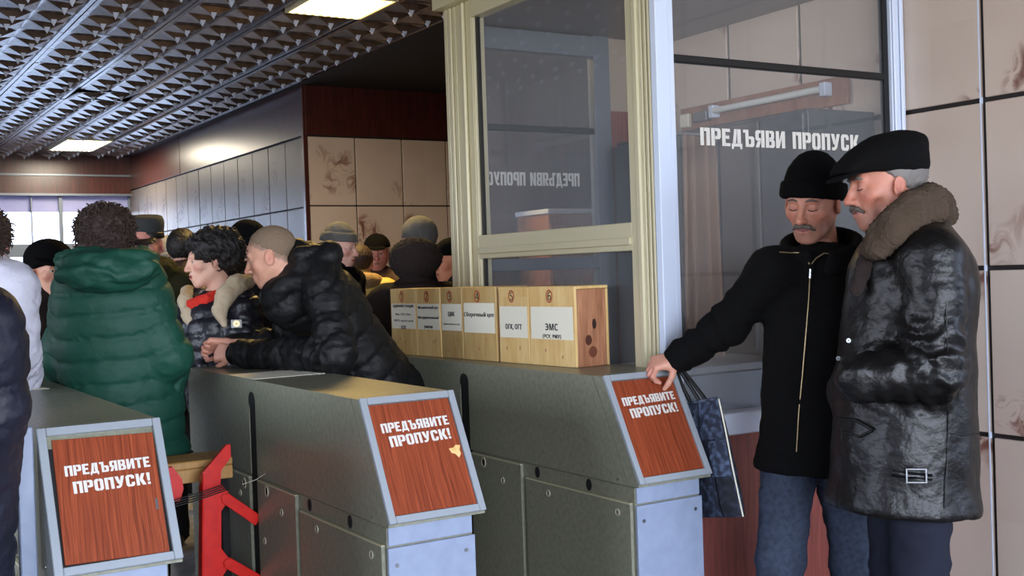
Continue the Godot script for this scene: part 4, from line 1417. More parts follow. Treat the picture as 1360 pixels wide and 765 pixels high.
		if o.has("crop"):
			var hl := Vector3(0, -0.75, 0.66).dot(p) + 0.002 + 0.006 * n.get_noise_3dv(p * 0.8)
			if not (absf(p.x) > 0.072 and p.y < 0.028 and p.z > -0.035):
				col = col.lerp(lin(o.crop), 0.9 * clampf(-hl / 0.012, 0.0, 1.0) * (0.86 + 0.14 * n.get_noise_3dv(p * 6.0)))
		# darker skin of the lids
		var de := Vector2(ax - 0.031, (p.y - 0.002) * 1.5).length()
		if p.z > 0.06 and de < 0.022:
			col = col.lerp(lin(Color(0.58, 0.36, 0.31)), 0.55 * (1.0 - de / 0.022))
		g.c[i] = col * (1.0 + 0.08 * n.get_noise_3dv(p))
	return g

# a hand: wrist at the origin, fingers along +z, back of the hand +y, thumb towards +x
func hand_geo(cell: float, curls: Array, thumb := Vector3(0.75, -0.35, 0.6), thumb_bend := 0.4, skin := Color(0.80, 0.58, 0.49)) -> Geo:
	var s := Sdf.new()
	s.cap(Vector3(0, 0, -0.06), Vector3(0, 0, 0.012), 0.024, 0.025, 0.02)
	for k in 4:
		var x: float = [0.029, 0.010, -0.010, -0.028][k]
		s.cap(Vector3(x * 0.55, 0, 0.012), Vector3(x, 0.002, [0.086, 0.090, 0.086, 0.078][k]), 0.0165, 0.0120, 0.014)
	s.ell(Vector3(0.020, -0.008, 0.035), Vector3(0.020, 0.014, 0.030), 0.012)
	for k in 4:
		var p := Vector3([0.029, 0.010, -0.010, -0.028][k], 0.002, [0.086, 0.090, 0.086, 0.078][k])
		var len: float = [0.076, 0.083, 0.077, 0.060][k]
		var ang := 0.0
		var side: float = [0.06, 0.02, -0.03, -0.08][k]
		var cu: Array = curls[k]
		for j in 3:
			ang += cu[j]
			var seg: float = len * [0.46, 0.30, 0.24][j]
			var dir := Vector3(sin(side) * cos(ang), -sin(ang), cos(ang) * cos(side)).normalized()
			var q := p + dir * seg
			s.cap(p, q, [0.0098, 0.0090, 0.0082][j], [0.0090, 0.0082, 0.0072][j], 0.004)
			p = q
	var tp := Vector3(0.024, -0.006, 0.022)
	var td := thumb.normalized()
	var tq := tp + td * 0.042
	s.cap(tp, tq, 0.0150, 0.0105, 0.012)
	var td2 := (td + Vector3(-0.6, -0.1, 0.5) * thumb_bend).normalized()
	var tr := tq + td2 * 0.030
	s.cap(tq, tr, 0.0105, 0.0095, 0.004)
	var td3 := (td2 + Vector3(-0.6, -0.2, 0.3) * thumb_bend).normalized()
	s.cap(tr, tr + td3 * 0.024, 0.0098, 0.0080, 0.004)
	var g := s.net(cell)
	var base := lin(skin)
	var n := noise(70.0, 15, 2)
	g.c.resize(g.v.size())
	for i in g.v.size():
		var p := g.v[i]
		var t := clampf((p.z - 0.075) / 0.06, 0.0, 1.0)
		g.c[i] = base.lerp(lin(Color(0.78, 0.48, 0.41)), t * 0.55) * (1.0 + 0.07 * n.get_noise_3dv(p))
	return g

# -------------------------------------------------------------------------------------
#  a dressed person.  Joints are given in world space; every part is built in the space of the root.
# -------------------------------------------------------------------------------------
func person_root(label: String, at: Vector3, yaw_deg: float) -> Node3D:
	return thing("person", label, "person", at, deg_to_rad(yaw_deg))

func head_frame(root: Node3D, at: Vector3, yaw_deg: float, pitch := 0.0, roll := 0.0, s := 1.0) -> Transform3D:
	# pitch > 0 looks down
	var b := Basis.from_euler(Vector3(deg_to_rad(pitch), deg_to_rad(yaw_deg), deg_to_rad(roll)))
	return root.transform.affine_inverse() * Transform3D(b.scaled_local(Vector3(s, s, s)), at)

func standing(root: Node3D, s: float) -> Dictionary:
	var j := {"pelvis": Vector3(0, 0.94, 0), "neck": Vector3(0, 1.47, -0.01)}
	for m in [-1.0, 1.0]:
		var k := "l" if m > 0 else "r"
		j["shoulder_" + k] = Vector3(m * 0.185, 1.42, -0.01)
		j["elbow_" + k] = Vector3(m * 0.265, 1.14, -0.05)
		j["wrist_" + k] = Vector3(m * 0.20, 0.97, 0.12)
		j["hip_" + k] = Vector3(m * 0.09, 0.92, 0)
		j["knee_" + k] = Vector3(m * 0.105, 0.50, 0.02)
		j["ankle_" + k] = Vector3(m * 0.11, 0.09, -0.02)
	for k in j:
		j[k] = j[k] * s
	return j

func set_joint(j: Dictionary, root: Node3D, k: String, w: Vector3):
	j[k] = root.transform.affine_inverse() * w

# the skin: head, hands and a slim body under the clothes, one mesh
func skin_body(root: Node3D, j: Dictionary, hf: Transform3D, hg: Geo, hands: Array, skin: Color) -> MeshInstance3D:
	var s := Sdf.new()
	s.cap(j.pelvis, j.neck, 0.085, 0.07, 0.05)
	s.cap(j.neck + (j.pelvis - j.neck) * 0.1, hf * Vector3(0, -0.10, -0.03), 0.05, 0.045, 0.04)
	for k in ["l", "r"]:
		s.cap(j.neck + (j.pelvis - j.neck) * 0.12, j["shoulder_" + k], 0.045, 0.04, 0.04)
		s.cap(j["shoulder_" + k], j["elbow_" + k], 0.04, 0.033, 0.03)
		s.cap(j["elbow_" + k], j["wrist_" + k], 0.033, 0.024, 0.02)
		s.cap(j.pelvis, j["hip_" + k], 0.08, 0.07, 0.05)
		s.cap(j["hip_" + k], j["knee_" + k], 0.065, 0.045, 0.03)
		s.cap(j["knee_" + k], j["ankle_" + k], 0.045, 0.032, 0.03)
	var g := s.net(0.024)
	g.paint(lin(skin))
	g.join(hg.moved(hf))
	for h in hands:
		g.join(h)
	var m := mat(Color.WHITE, 0.52)
	m.vertex_color_use_as_albedo = true
	m.subsurf_scatter_enabled = true
	m.subsurf_scatter_strength = 0.08
	return part("body", g.mesh(), m, root)

func eyes(root: Node3D, hf: Transform3D, look := Vector3(0, 0, 1), closed := false):
	for m in [-1.0, 1.0]:
		if closed:
			var pts := []
			for k in 7:
				var u := (k - 3) / 3.0
				pts.append(Vector3(m * 0.031 + u * 0.0135, -0.0062 + 0.003 * u * u, 0.0895 - 0.004 * u * u - 0.0025 * u * m))
			part("eyelashes", tube_mesh(pts, 0.0013, 5), mats.hair_dark, root, hf)
			continue
		var sp := SphereMesh.new()
		sp.radius = 0.0115
		sp.height = 0.0230
		sp.radial_segments = 14
		sp.rings = 8
		var e := part("eye", sp, mats.eye_white, root, hf * Transform3D(Basis(), Vector3(m * 0.031, 0.0005, 0.0745)))
		var ir := SphereMesh.new()
		ir.radius = 0.0058
		ir.height = 0.0116
		ir.radial_segments = 10
		ir.rings = 6
		part("iris", ir, mats.iris, e, Transform3D(Basis(), look.normalized() * 0.0072))

func face_z(hg: Geo, x: float, y: float) -> float:
	var best := -1.0
	var z := 0.05
	for p in hg.v:
		if p.z > 0.03:
			var q := -(absf(p.x - x) + absf(p.y - y))
			if q > best or best == -1.0:
				best = q
				z = p.z
	return z

func brows(root: Node3D, hf: Transform3D, m_: Material, r := 0.0035, lift := 0.0, hg: Geo = null):
	for m in [-1.0, 1.0]:
		var pts := []
		var rad := []
		for k in 7:
			var u := k / 6.0
			var p := Vector3(m * (0.013 + 0.034 * u), 0.024 + 0.006 * sin(u * 2.6) - 0.004 * u * u + lift, 0.0908 - 0.023 * u * u)
			if hg != null:
				p.z = face_z(hg, p.x, p.y) + 0.0005
			pts.append(p)
			rad.append(r * (0.6 + 0.6 * sin(u * PI)))
		part("eyebrow", tube_mesh(pts, rad, 6), m_, root, hf)

func moustache(root: Node3D, hf: Transform3D, m_: Material, w := 0.032, drop := 0.012):
	var s := Sdf.new()
	for m in [-1.0, 1.0]:
		s.cap(Vector3(0, -0.0525, 0.1000), Vector3(m * w * 0.6, -0.056, 0.0945), 0.0068, 0.0072, 0.006)
		s.cap(Vector3(m * w * 0.6, -0.056, 0.0945), Vector3(m * w, -0.056 - drop, 0.0815), 0.0068, 0.0042, 0.006)
	var g := s.net(0.003)
	var n := noise(160.0, 3, 2)
	g.push(func(p, _q): return 0.0018 * n.get_noise_3d(p.x * 2.5, p.y * 0.7, p.z))
	part("moustache", g.mesh(), m_, root, hf)

# close-cropped hair that follows the skull
func short_hair(root: Node3D, hf: Transform3D, m_: Material, thick := 0.006, front := -0.008, rough := 0.003, cell := 0.005):
	var s := Sdf.new()
	s.ell(Vector3(0, 0.035, -0.012), Vector3(0.076 + thick, 0.088 + thick, 0.098 + thick))
	s.cut(Vector3(0, -0.75, 0.66) * 0.0 + Vector3(0, 0, 0) + Vector3(0, -0.75, 0.66).normalized() * front, Vector3(0, -0.75, 0.66), 0.008)
	for m in [-1.0, 1.0]:
		s.ell(Vector3(m * 0.085, -0.015, 0.004), Vector3(0.02, 0.030, 0.024), 0.006, 1)
	var g := s.net(cell)
	var n := noise(90.0, 9, 3)
	g.push(func(p, _q): return rough * n.get_noise_3d(p.x, p.y * 0.6, p.z))
	part("hair", g.mesh(), m_, root, hf)

# a knitted hat: crown and turned-up brim
func beanie(root: Node3D, hf: Transform3D, m_: Material, low := 0.040, tall := 0.0, brim := true, cell := 0.006, slant := 0.16):
	var nrm := Vector3(0, -1, slant).normalized()     # lower at the back
	var s := Sdf.new()
	s.ell(Vector3(0, 0.042 + tall * 0.5, -0.014), Vector3(0.086, 0.095 + tall * 0.5, 0.106))
	s.cut(Vector3(0, low, 0.08), nrm, 0.006)
	var g := s.net(cell)
	var n := noise(28.0, 4, 2)
	g.push(func(p, _q): return 0.0022 * n.get_noise_3dv(p) + 0.0006 * sin(atan2(p.x, p.z) * 70.0))
	var hat := part("knitted_hat", g.mesh(), m_, root, hf)
	if brim:
		var t := Sdf.new()
		t.ell(Vector3(0, 0.030, -0.014), Vector3(0.1015, 0.120, 0.1215))
		t.cut(Vector3(0, low - 0.004, 0.08), nrm, 0.008)
		t.cut(Vector3(0, low + 0.052, 0.08), -nrm, 0.008)
		var gb := t.net(cell)
		gb.push(func(p, _q): return 0.0022 * n.get_noise_3dv(p) + 0.0007 * sin(atan2(p.x, p.z) * 70.0))
		part("hat_brim", gb.mesh(), m_, hat)
	return hat

func flat_cap(root: Node3D, hf: Transform3D, m_: Material, cell := 0.006):
	var s := Sdf.new()
	var rot := Basis(Vector3.RIGHT, 0.27)
	s.ell(Vector3(0, 0.082, 0.000), Vector3(0.094, 0.058, 0.128), 0.02, 0, rot)
	s.ell(Vector3(0, 0.052, -0.014), Vector3(0.090, 0.080, 0.108), 0.03)
	s.ell(Vector3(0, 0.060, 0.100), Vector3(0.070, 0.022, 0.055), 0.03, 0, Basis(Vector3.RIGHT, 0.45))
	s.cut(Vector3(0, 0.036, 0.0), Vector3(0, -1, 0.05), 0.008)
	var g := s.net(cell)
	var n := noise(16.0, 6, 2)
	g.push(func(p, _q): return 0.0025 * n.get_noise_3dv(p))
	var cap := part("flat_cap", g.mesh(), m_, root, hf)
	var v := Sdf.new()
	v.ell(Vector3(0, 0.040, 0.105), Vector3(0.070, 0.008, 0.062), 0.01, 0, Basis(Vector3.RIGHT, 0.26))
	part("cap_peak", v.net(cell).mesh(), m_, cap)

func peaked_cap(root: Node3D, hf: Transform3D, m_: Material, band: Material, cell := 0.008):
	var s := Sdf.new()
	s.cap(Vector3(0, 0.05, -0.01), Vector3(0, 0.095, -0.01), 0.088, 0.094, 0.01)
	s.cut(Vector3(0, 0.030, 0), Vector3(0, -1, 0), 0.004)
	s.cut(Vector3(0, 0.135, 0), Vector3(0, 1, 0.08), 0.012)
	var cap := part("uniform_cap", s.net(cell).mesh(), m_, root, hf)
	var t := Sdf.new()
	t.cap(Vector3(0, 0.03, -0.01), Vector3(0, 0.06, -0.01), 0.0915, 0.0915, 0.01)
	t.cut(Vector3(0, 0.030, 0), Vector3(0, -1, 0), 0.004)
	t.cut(Vector3(0, 0.062, 0), Vector3(0, 1, 0), 0.004)
	part("cap_band", t.net(cell).mesh(), band, cap)
	var v := Sdf.new()
	v.ell(Vector3(0, 0.026, 0.085), Vector3(0.075, 0.009, 0.060), 0.01, 0, Basis(Vector3.RIGHT, 0.35))
	part("cap_peak", v.net(cell).mesh(), band, cap)

# bushy hair: a soft mass with locks curling out of it
func bushy_hair(root: Node3D, hf: Transform3D, m_: Material, s: Sdf, locks: int, sd: int, lock_len := 0.03, rough := 0.012, cell := 0.007, freq := 26.0, face_free := true):
	var g := s.net(cell)
	var n := noise(freq, sd, 3)
	g.push(func(p, _q): return rough * n.get_noise_3dv(p) + rough * 0.35 * n.get_noise_3dv(p * 3.0))
	var hair := part("hair", g.mesh(), m_, root, hf)
	var st := st_new()
	var rng := RandomNumberGenerator.new()
	rng.seed = sd
	var nn := g.normals()
	for i in locks:
		var k := rng.randi() % g.v.size()
		var p := g.v[k]
		var d := nn[k]
		if face_free and p.z > 0.06 and p.y < 0.06:
			continue
		var t := d.cross(Vector3(rng.randf_range(-1, 1), rng.randf_range(-1, 1), rng.randf_range(-1, 1))).normalized()
		var L := lock_len * rng.randf_range(0.6, 1.3)
		var pts := []
		var rad := []
		for q in 5:
			var u := q / 4.0
			pts.append(p - d * 0.004 + d * L * 0.55 * sin(u * 2.2) + t * L * u + Vector3(0, -0.35 * L * u * u, 0))
			rad.append(0.0042 * (1.0 - u * 0.85))
		add_tube(st, pts, rad, 5, false)
	var lm := part("locks", st_done(st), m_, hair)
	lm.set_meta("kind", "stuff")

# --- clothes ---------------------------------------------------------------------------
# o: bulk, hem (metres below the pelvis), cuff radii, collar, hood
func coat_sdf(j: Dictionary, fwd: Vector3, o: Dictionary) -> Sdf:
	var s := Sdf.new()
	var up: Vector3 = (j.neck - j.pelvis).normalized()
	var right := fwd.cross(up).normalized() * -1.0
	var f := right.cross(up).normalized()
	if f.dot(fwd) < 0:
		f = -f
	var R := Basis(right, up, f)
	if R.determinant() < 0:
		R = Basis(-right, up, f)
	var L: float = (j.neck - j.pelvis).length()
	var b: float = o.get("bulk", 1.0)
	var bd: float = o.get("depth", b)
	var hem: float = o.get("hem", 0.18)
	var pv: Vector3 = j.pelvis
	s.ell(pv + up * L * 0.70, Vector3(0.185 * b, 0.21, 0.130 * bd), 0.05, 0, R)
	s.ell(pv + up * L * 0.33 + f * 0.01, Vector3(0.178 * b, 0.24, 0.135 * bd), 0.08, 0, R)
	s.ell(pv + up * (-hem * 0.35), Vector3(0.188 * b, 0.20 + hem * 0.7, 0.145 * bd), 0.08, 0, R)
	s.ell(pv + up * (-hem) , Vector3(0.192 * b, 0.12, 0.150 * bd), 0.06, 0, R)
	s.cut(pv - up * hem, -up, 0.012)
	var sb: float = o.get("sleeve", 1.0)
	s.cap(j.shoulder_l.lerp(j.neck, 0.12), j.shoulder_r.lerp(j.neck, 0.12), 0.072 * b, 0.072 * b, 0.05)
	for k in ["l", "r"]:
		s.cap(j.neck + up * -0.01, j["shoulder_" + k], 0.062, 0.058, 0.06)
		s.cap(j["shoulder_" + k], j["elbow_" + k], 0.080 * sb, 0.068 * sb, o.get("blend", 0.045))
		s.cap(j["elbow_" + k], j["wrist_" + k], 0.068 * sb, o.get("cuff", 0.050) * sb, 0.03)
	var c: float = o.get("collar", 0.07)
	s.cap(j.neck - up * 0.02, j.neck + up * c + f * 0.02, 0.085, 0.080, 0.03)
	if o.has("hood"):
		var h: float = o.hood
		s.ell(j.neck + up * 0.03 - f * 0.085, Vector3(0.16 * h, 0.085 * h, 0.085 * h), 0.03, 0, R)
		s.ell(j.neck - up * 0.05 - f * 0.125, Vector3(0.115 * h, 0.085 * h, 0.05 * h), 0.04, 0, R)
	return s

# folds and stitched quilting, as an amount along the normal
func cloth_push(g: Geo, j: Dictionary, o: Dictionary):
	var sd: int = o.get("seed", 1)
	var n := noise(1.0, sd, 3)
	var quilt: float = o.get("quilt", 0.0)          # spacing of the stitch lines
	var qa: float = o.get("quilt_depth", 0.008)
	var fold: float = o.get("fold", 0.008)
	var up: Vector3 = (j.neck - j.pelvis).normalized()
	var segs := []
	for k in ["l", "r"]:
		segs.append([j["shoulder_" + k], j["elbow_" + k]])
		segs.append([j["elbow_" + k], j["wrist_" + k]])
	g.push(func(p, _nn):
		var best := 0.115
		var t := 0.0
		var arm := -1
		for i in 4:
			var a: Vector3 = segs[i][0]
			var d: Vector3 = segs[i][1] - a
			var L := d.length()
			var h := clampf((p - a).dot(d) / (L * L), 0.0, 1.0)
			var x: float = (p - a - d * h).length()
			if x < best and not (i % 2 == 0 and h < 0.12):
				best = x
				t = h * L + (0.0 if i % 2 == 0 else (segs[i - 1][1] - segs[i - 1][0]).length())
				arm = i
		var along: float = t if arm >= 0 else (p - j.pelvis).dot(up)
		var w: float = n.get_noise_3d(p.x * 5.0, p.y * 5.0, p.z * 5.0)
		var r: float = fold * (0.9 * w + o.get("fine", 0.6) * n.get_noise_3d(p.x * 9.0 + 30.0, p.y * 22.0, p.z * 9.0))
		if arm >= 0:
			# rings of creases, strongest at the elbow
			var crease := exp(-pow((t - 0.30) / 0.13, 2.0))
			r += fold * (0.5 + 1.3 * crease) * sin(t * 95.0 + 7.0 * w + p.y * 20.0) * 0.5
		if quilt > 0.0:
			var ph := fposmod((along + 0.010 * w) / quilt, 1.0)
			var dl := minf(ph, 1.0 - ph) * quilt            # distance to the nearest stitch line
			var puff := 1.0 - exp(-dl / 0.014)
			r += qa * (puff - 0.8)
			r -= qa * 0.5 * exp(-pow(dl / 0.006, 2.0))
			r += qa * 0.35 * sin((p.x * 0.8 + p.z) * 95.0 + 9.0 * w) * exp(-dl / 0.012)
		return r)

func coat(root: Node3D, j: Dictionary, fwd: Vector3, o: Dictionary, m_: Material, cell := 0.012, called := "jacket") -> Array:
	var s := coat_sdf(j, fwd, o)
	if o.has("more"):
		o.more.call(s)
	var g := s.net(cell)
	cloth_push(g, j, o)
	var p := part(called, g.mesh(), m_, root)
	if o.get("ribbed", false):
		for k in ["l", "r"]:
			var a: Vector3 = j["wrist_" + k]
			var d: Vector3 = (a - j["elbow_" + k]).normalized()
			part("cuff", tube_mesh([a - d * 0.03, a + d * 0.035, a + d * 0.05], [o.get("cuff", 0.05) * 0.92, o.get("cuff", 0.05) * 0.80, o.get("cuff", 0.05) * 0.6], 16), mats.knit_black, p)
	return [p, s]

func trousers(root: Node3D, j: Dictionary, m_: Material, cell := 0.016, w := 1.0, sd := 3):
	var s := Sdf.new()
	s.ell(j.pelvis, Vector3(0.165, 0.13, 0.125), 0.05)
	for k in ["l", "r"]:
		s.cap(j["hip_" + k], j["knee_" + k], 0.098 * w, 0.076 * w, 0.03)
		s.cap(j["knee_" + k], j["ankle_" + k] + Vector3(0, -0.03, 0), 0.076 * w, 0.066 * w, 0.03)
	var g := s.net(cell)
	var n := noise(1.0, sd, 3)
	g.push(func(p, _q): return 0.010 * n.get_noise_3d(p.x * 7.0, p.y * 9.0, p.z * 7.0) + 0.004 * n.get_noise_3d(p.x * 14.0, p.y * 30.0, p.z * 14.0))
	part("trousers", g.mesh(), m_, root)
	for k in ["l", "r"]:
		var a: Vector3 = j["ankle_" + k]
		var t := Sdf.new()
		t.ell(a + Vector3(0, -0.035, -0.01), Vector3(0.045, 0.055, 0.055), 0.02)
		t.ell(a + Vector3(0, -0.055, 0.09), Vector3(0.046, 0.036, 0.10), 0.03)
		t.cut(a + Vector3(0, -0.088, 0), Vector3(0, -1, 0), 0.004)
		part("shoe", t.net(0.012).mesh(), mats.shoe, root)

func people_materials():
	mats.hair_dark = mat(Color(0.07, 0.055, 0.05), 0.55)
	mats.hair_brown = mat(Color(0.185, 0.125, 0.10), 0.7)
	mats.hair_black = mat(Color(0.06, 0.042, 0.04), 0.62)
	mats.hair_grey = mat(Color(0.42, 0.40, 0.38), 0.6)
	mats.hair_stubble = mat(Color(0.47, 0.395, 0.32), 0.9)
	mats.moustache_grey = mat(Color(0.33, 0.285, 0.255), 0.8)
	mats.eye_white = mat(Color(0.72, 0.68, 0.64), 0.25)
	mats.iris = mat(Color(0.10, 0.08, 0.07), 0.2)
	mats.shoe = mat(Color(0.05, 0.045, 0.04), 0.4)
	mats.knit_black = mat(Color(0.036, 0.036, 0.04), 0.95)
	var fine := normal_tex(0.25, 33, 3.0)
	var wrinkle := normal_tex(0.035, 35, 5.0, 256, 4)
	var fabric := func(col: Color, rough: float, nt: Texture2D, sc: float, ns: float) -> StandardMaterial3D:
		return tri_map(with_normal(mat(col, rough), nt, ns), Vector3(sc, sc, sc))
	mats.wool_black = fabric.call(Color(0.042, 0.040, 0.042), 0.92, fine, 5.0, 0.8)
	mats.leather = fabric.call(Color(0.040, 0.035, 0.034), 0.40, wrinkle, 2.6, 0.30)
	mats.puffer_black = fabric.call(Color(0.050, 0.051, 0.056), 0.60, wrinkle, 2.0, 0.35)
	mats.puffer_navy = fabric.call(Color(0.075, 0.08, 0.115), 0.42, wrinkle, 2.0, 0.35)
	mats.puffer_green = fabric.call(Color(0.02, 0.265, 0.20), 0.66, wrinkle, 2.0, 0.25)
	mats.white_nylon = fabric.call(Color(0.80, 0.80, 0.85), 0.5, wrinkle, 1.6, 0.4)
	mats.navy_nylon = fabric.call(Color(0.048, 0.056, 0.125), 0.6, wrinkle, 1.6, 0.4)
	mats.dark_coat = fabric.call(Color(0.15, 0.12, 0.11), 0.85, fine, 5.0, 0.7)
	mats.black_coat = fabric.call(Color(0.075, 0.07, 0.075), 0.85, fine, 5.0, 0.7)
	mats.olive_coat = fabric.call(Color(0.22, 0.21, 0.13), 0.85, fine, 5.0, 0.7)
	mats.brown_coat = fabric.call(Color(0.23, 0.14, 0.10), 0.7, wrinkle, 2.0, 0.5)
	mats.yellow_coat = fabric.call(Color(0.85, 0.72, 0.38), 0.6, wrinkle, 2.0, 0.5)
	mats.beige_knit = fabric.call(Color(0.64, 0.53, 0.38), 0.95, fine, 4.0, 1.0)
	mats.beige_lining = fabric.call(Color(0.74, 0.67, 0.56), 0.9, fine, 4.0, 0.8)
	mats.red_scarf = fabric.call(Color(0.80, 0.15, 0.08), 0.85, fine, 4.0, 0.8)
	mats.grey_knit = fabric.call(Color(0.36, 0.36, 0.35), 0.95, fine, 6.0, 1.0)
	mats.pale_knit = fabric.call(Color(0.62, 0.60, 0.56), 0.95, fine, 6.0, 1.0)
	mats.fur_brown = fabric.call(Color(0.13, 0.085, 0.07), 1.0, fine, 7.0, 1.0)
	mats.sheepskin = fabric.call(Color(0.31, 0.26, 0.215), 1.0, fine, 5.0, 1.6)
	mats.denim = fabric.call(Color(0.24, 0.27, 0.33), 0.9, fine, 7.0, 0.6)
	mats.denim.albedo_texture = noise_tex(0.02, 77, [Color(0.86, 0.86, 0.86), Color(0.95, 0.95, 0.95), Color(1, 1, 1)], [0.2, 0.5, 0.8])
	mats.denim_dark = fabric.call(Color(0.13, 0.14, 0.18), 0.9, fine, 7.0, 0.6)
	for k in ["wool_black", "black_coat", "dark_coat", "olive_coat", "denim", "denim_dark", "sheepskin"]:
		mats[k].metallic_specular = 0.25
	mats.knit_black.metallic_specular = 0.2
	mats.leather.metallic_specular = 0.42
	mats.puffer_black.metallic_specular = 0.4
	mats.cap_green = mat(Color(0.16, 0.17, 0.17), 0.85)
	mats.brass = mat(Color(0.60, 0.53, 0.40), 0.35, 0.8)
	mats.collar_white = mat(Color(0.75, 0.76, 0.74), 0.8)

# =====================================================================================
#  the people
# =====================================================================================
func build_people():
	people_materials()
	man_in_beanie()
	man_in_leather()
	leaning_man()
	woman_red_scarf()
	woman_green_coat()
	left_edge_people()
	crowd()

func limbs(j: Dictionary, root: Node3D, d: Dictionary):
	for k in d:
		set_joint(j, root, k, d[k])

func on_surface(s: Sdf, root: Node3D, w: Vector3) -> Vector3:      # where the camera-side of a coat lies on a sight line
	var inv := root.transform.affine_inverse()
	var eye: Vector3 = inv * Vector3(0, 1.4, 0)
	var p: Vector3 = inv * w
	var dir := (p - eye).normalized()
	return s.surface(p - dir * 0.5, dir)

func seam(s: Sdf, root: Node3D, pts: Array, r: float, m_: Material, parent: Node, called: String, lift := 0.002):
	var q := []
	for w in pts:
		var p: Vector3 = on_surface(s, root, w)
		if absf(s.d(p)) > 0.01:
			continue
		var e := 0.004
		var n := Vector3(s.d(p + Vector3(e, 0, 0)) - s.d(p - Vector3(e, 0, 0)), s.d(p + Vector3(0, e, 0)) - s.d(p - Vector3(0, e, 0)), s.d(p + Vector3(0, 0, e)) - s.d(p - Vector3(0, 0, e))).normalized()
		q.append(p + n * lift)
	if q.size() > 1:
		part(called, tube_mesh(q, r, 6), m_, parent)

func man_in_beanie():
	var root := person_root("man in black knitted hat and zipped jacket, grey moustache, hand on the turnstile", Vector3(2.882, 0, -2.745), -50)
	var j := standing(root, 1.0)
	limbs(j, root, {
		"pelvis": Vector3(2.882, 0.861, -2.747), "neck": Vector3(2.920, 1.386, -2.732),
		"shoulder_r": Vector3(2.754, 1.366, -2.811), "elbow_r": Vector3(2.681, 1.191, -2.948), "wrist_r": Vector3(2.596, 1.082, -3.093),
		"shoulder_l": Vector3(3.075, 1.355, -2.683), "elbow_l": Vector3(3.152, 1.111, -2.725), "wrist_l": Vector3(3.041, 0.886, -2.719),
		"hip_r": Vector3(2.822, 0.759, -2.806), "knee_r": Vector3(2.735, 0.407, -2.783), "ankle_r": Vector3(2.754, -0.009, -2.858),
		"hip_l": Vector3(2.969, 0.753, -2.715), "knee_l": Vector3(3.005, 0.378, -2.709), "ankle_l": Vector3(3.066, -0.047, -2.758)})
	var hf := head_frame(root, Vector3(2.870, 1.597, -2.720), -68, 16, -5, 1.06)
	var hg := head_geo(0.0035, {"closed": true, "age": 1.0, "jaw": 1.04, "nose": 1.15, "skin": Color(0.715, 0.485, 0.395), "flush": Color(0.68, 0.37, 0.30), "stubble": 0.35})
	# right hand lies over the front corner of the turnstile, fingers bent over the bag's strap
	var wr: Vector3 = j.wrist_r
	var inv := root.transform.affine_inverse()
	var fwd_w := Vector3(-0.84, -0.22, -0.42).normalized()
	var back_w := Vector3(-0.16, 0.86, 0.42).normalized()
	var zz := (inv.basis * fwd_w).normalized()
	var xx := (inv.basis * back_w).cross(zz).normalized()
	var yy := zz.cross(xx)
	var hb := Basis(xx, yy, zz)                 # thumb side +x
	var hand := hand_geo(0.0033, [[1.0, 0.9, 0.5], [0.95, 1.0, 0.6], [0.9, 1.0, 0.7], [0.85, 1.0, 0.7]], Vector3(0.45, -0.80, 0.45), 0.45)
	skin_body(root, j, hf, hg, [hand.moved(Transform3D(hb, wr + zz * 0.01))], Color(0.7, 0.5, 0.42))
	eyes(root, hf, Vector3.BACK, true)
	brows(root, hf, mats.moustache_grey, 0.0036, 0.0, hg)
	moustache(root, hf, mats.moustache_grey, 0.034, 0.012)
	beanie(root, hf, mats.knit_black, 0.036, 0.022, true, 0.005, 0.30)
	trousers(root, j, mats.denim, 0.014)
	var o := {"bulk": 0.98, "depth": 1.0, "hem": 0.17, "collar": -0.02, "fold": 0.007, "seed": 21, "sleeve": 0.95, "cuff": 0.060}
	var c := coat(root, j, Vector3(0, 0, 1), o, mats.wool_black, 0.011)
	var s: Sdf = c[1]
	# stand-up collar, open at the throat
	var col := Sdf.new()
	var nk: Vector3 = j.neck
	for k in 27:
		var a0 := lerpf(-2.85, 2.85, k / 26.0)          # 0 is the nape, the ends meet at the throat
		var back := 0.5 + 0.5 * cos(a0)
		var p := nk + Vector3(sin(a0) * 0.104, -0.015 + 0.030 * back, -cos(a0) * 0.094 + 0.012)
		var p2 := nk + Vector3(sin(a0) * (0.112 + 0.024 * (1.0 - back)), 0.036 + 0.085 * back, -cos(a0) * 0.102 + 0.012)
		col.cap(p, p2, 0.022, 0.013, 0.02)
	part("collar", col.net(0.009).mesh(), mats.wool_black, c[0])
	var zip := [Vector3(2.807, 1.422, -2.674), Vector3(2.806, 1.392, -2.674), Vector3(2.802, 1.363, -2.675), Vector3(2.795, 1.270, -2.678), Vector3(2.782, 1.147, -2.684), Vector3(2.769, 1.025, -2.690), Vector3(2.754, 0.902, -2.697), Vector3(2.744, 0.780, -2.701)]
	seam(s, root, zip, 0.0026, mats.brass, c[0], "zip")
	seam(s, root, [Vector3(2.717, 1.425, -2.729), Vector3(2.744, 1.422, -2.713), Vector3(2.771, 1.421, -2.696), Vector3(2.789, 1.410, -2.684), Vector3(2.801, 1.387, -2.676)], 0.0028, mats.brass, c[0], "collar_zip", 0.012)
	seam(s, root, [Vector3(2.807, 1.387, -2.673), Vector3(2.821, 1.404, -2.665), Vector3(2.842, 1.418, -2.652), Vector3(2.875, 1.412, -2.631), Vector3(2.913, 1.403, -2.608)], 0.0028, mats.brass, c[0], "collar_zip", 0.012)
	seam(s, root, [Vector3(2.803, 1.373, -2.675), Vector3(2.802, 1.343, -2.675)], 0.006, mats.chrome, c[0], "zip_pull", 0.006)
	seam(s, root, [Vector3(2.667, 1.312, -2.758), Vector3(2.715, 1.322, -2.729), Vector3(2.768, 1.325, -2.696)], 0.003, mats.wool_black, c[0], "yoke_seam", 0.001)

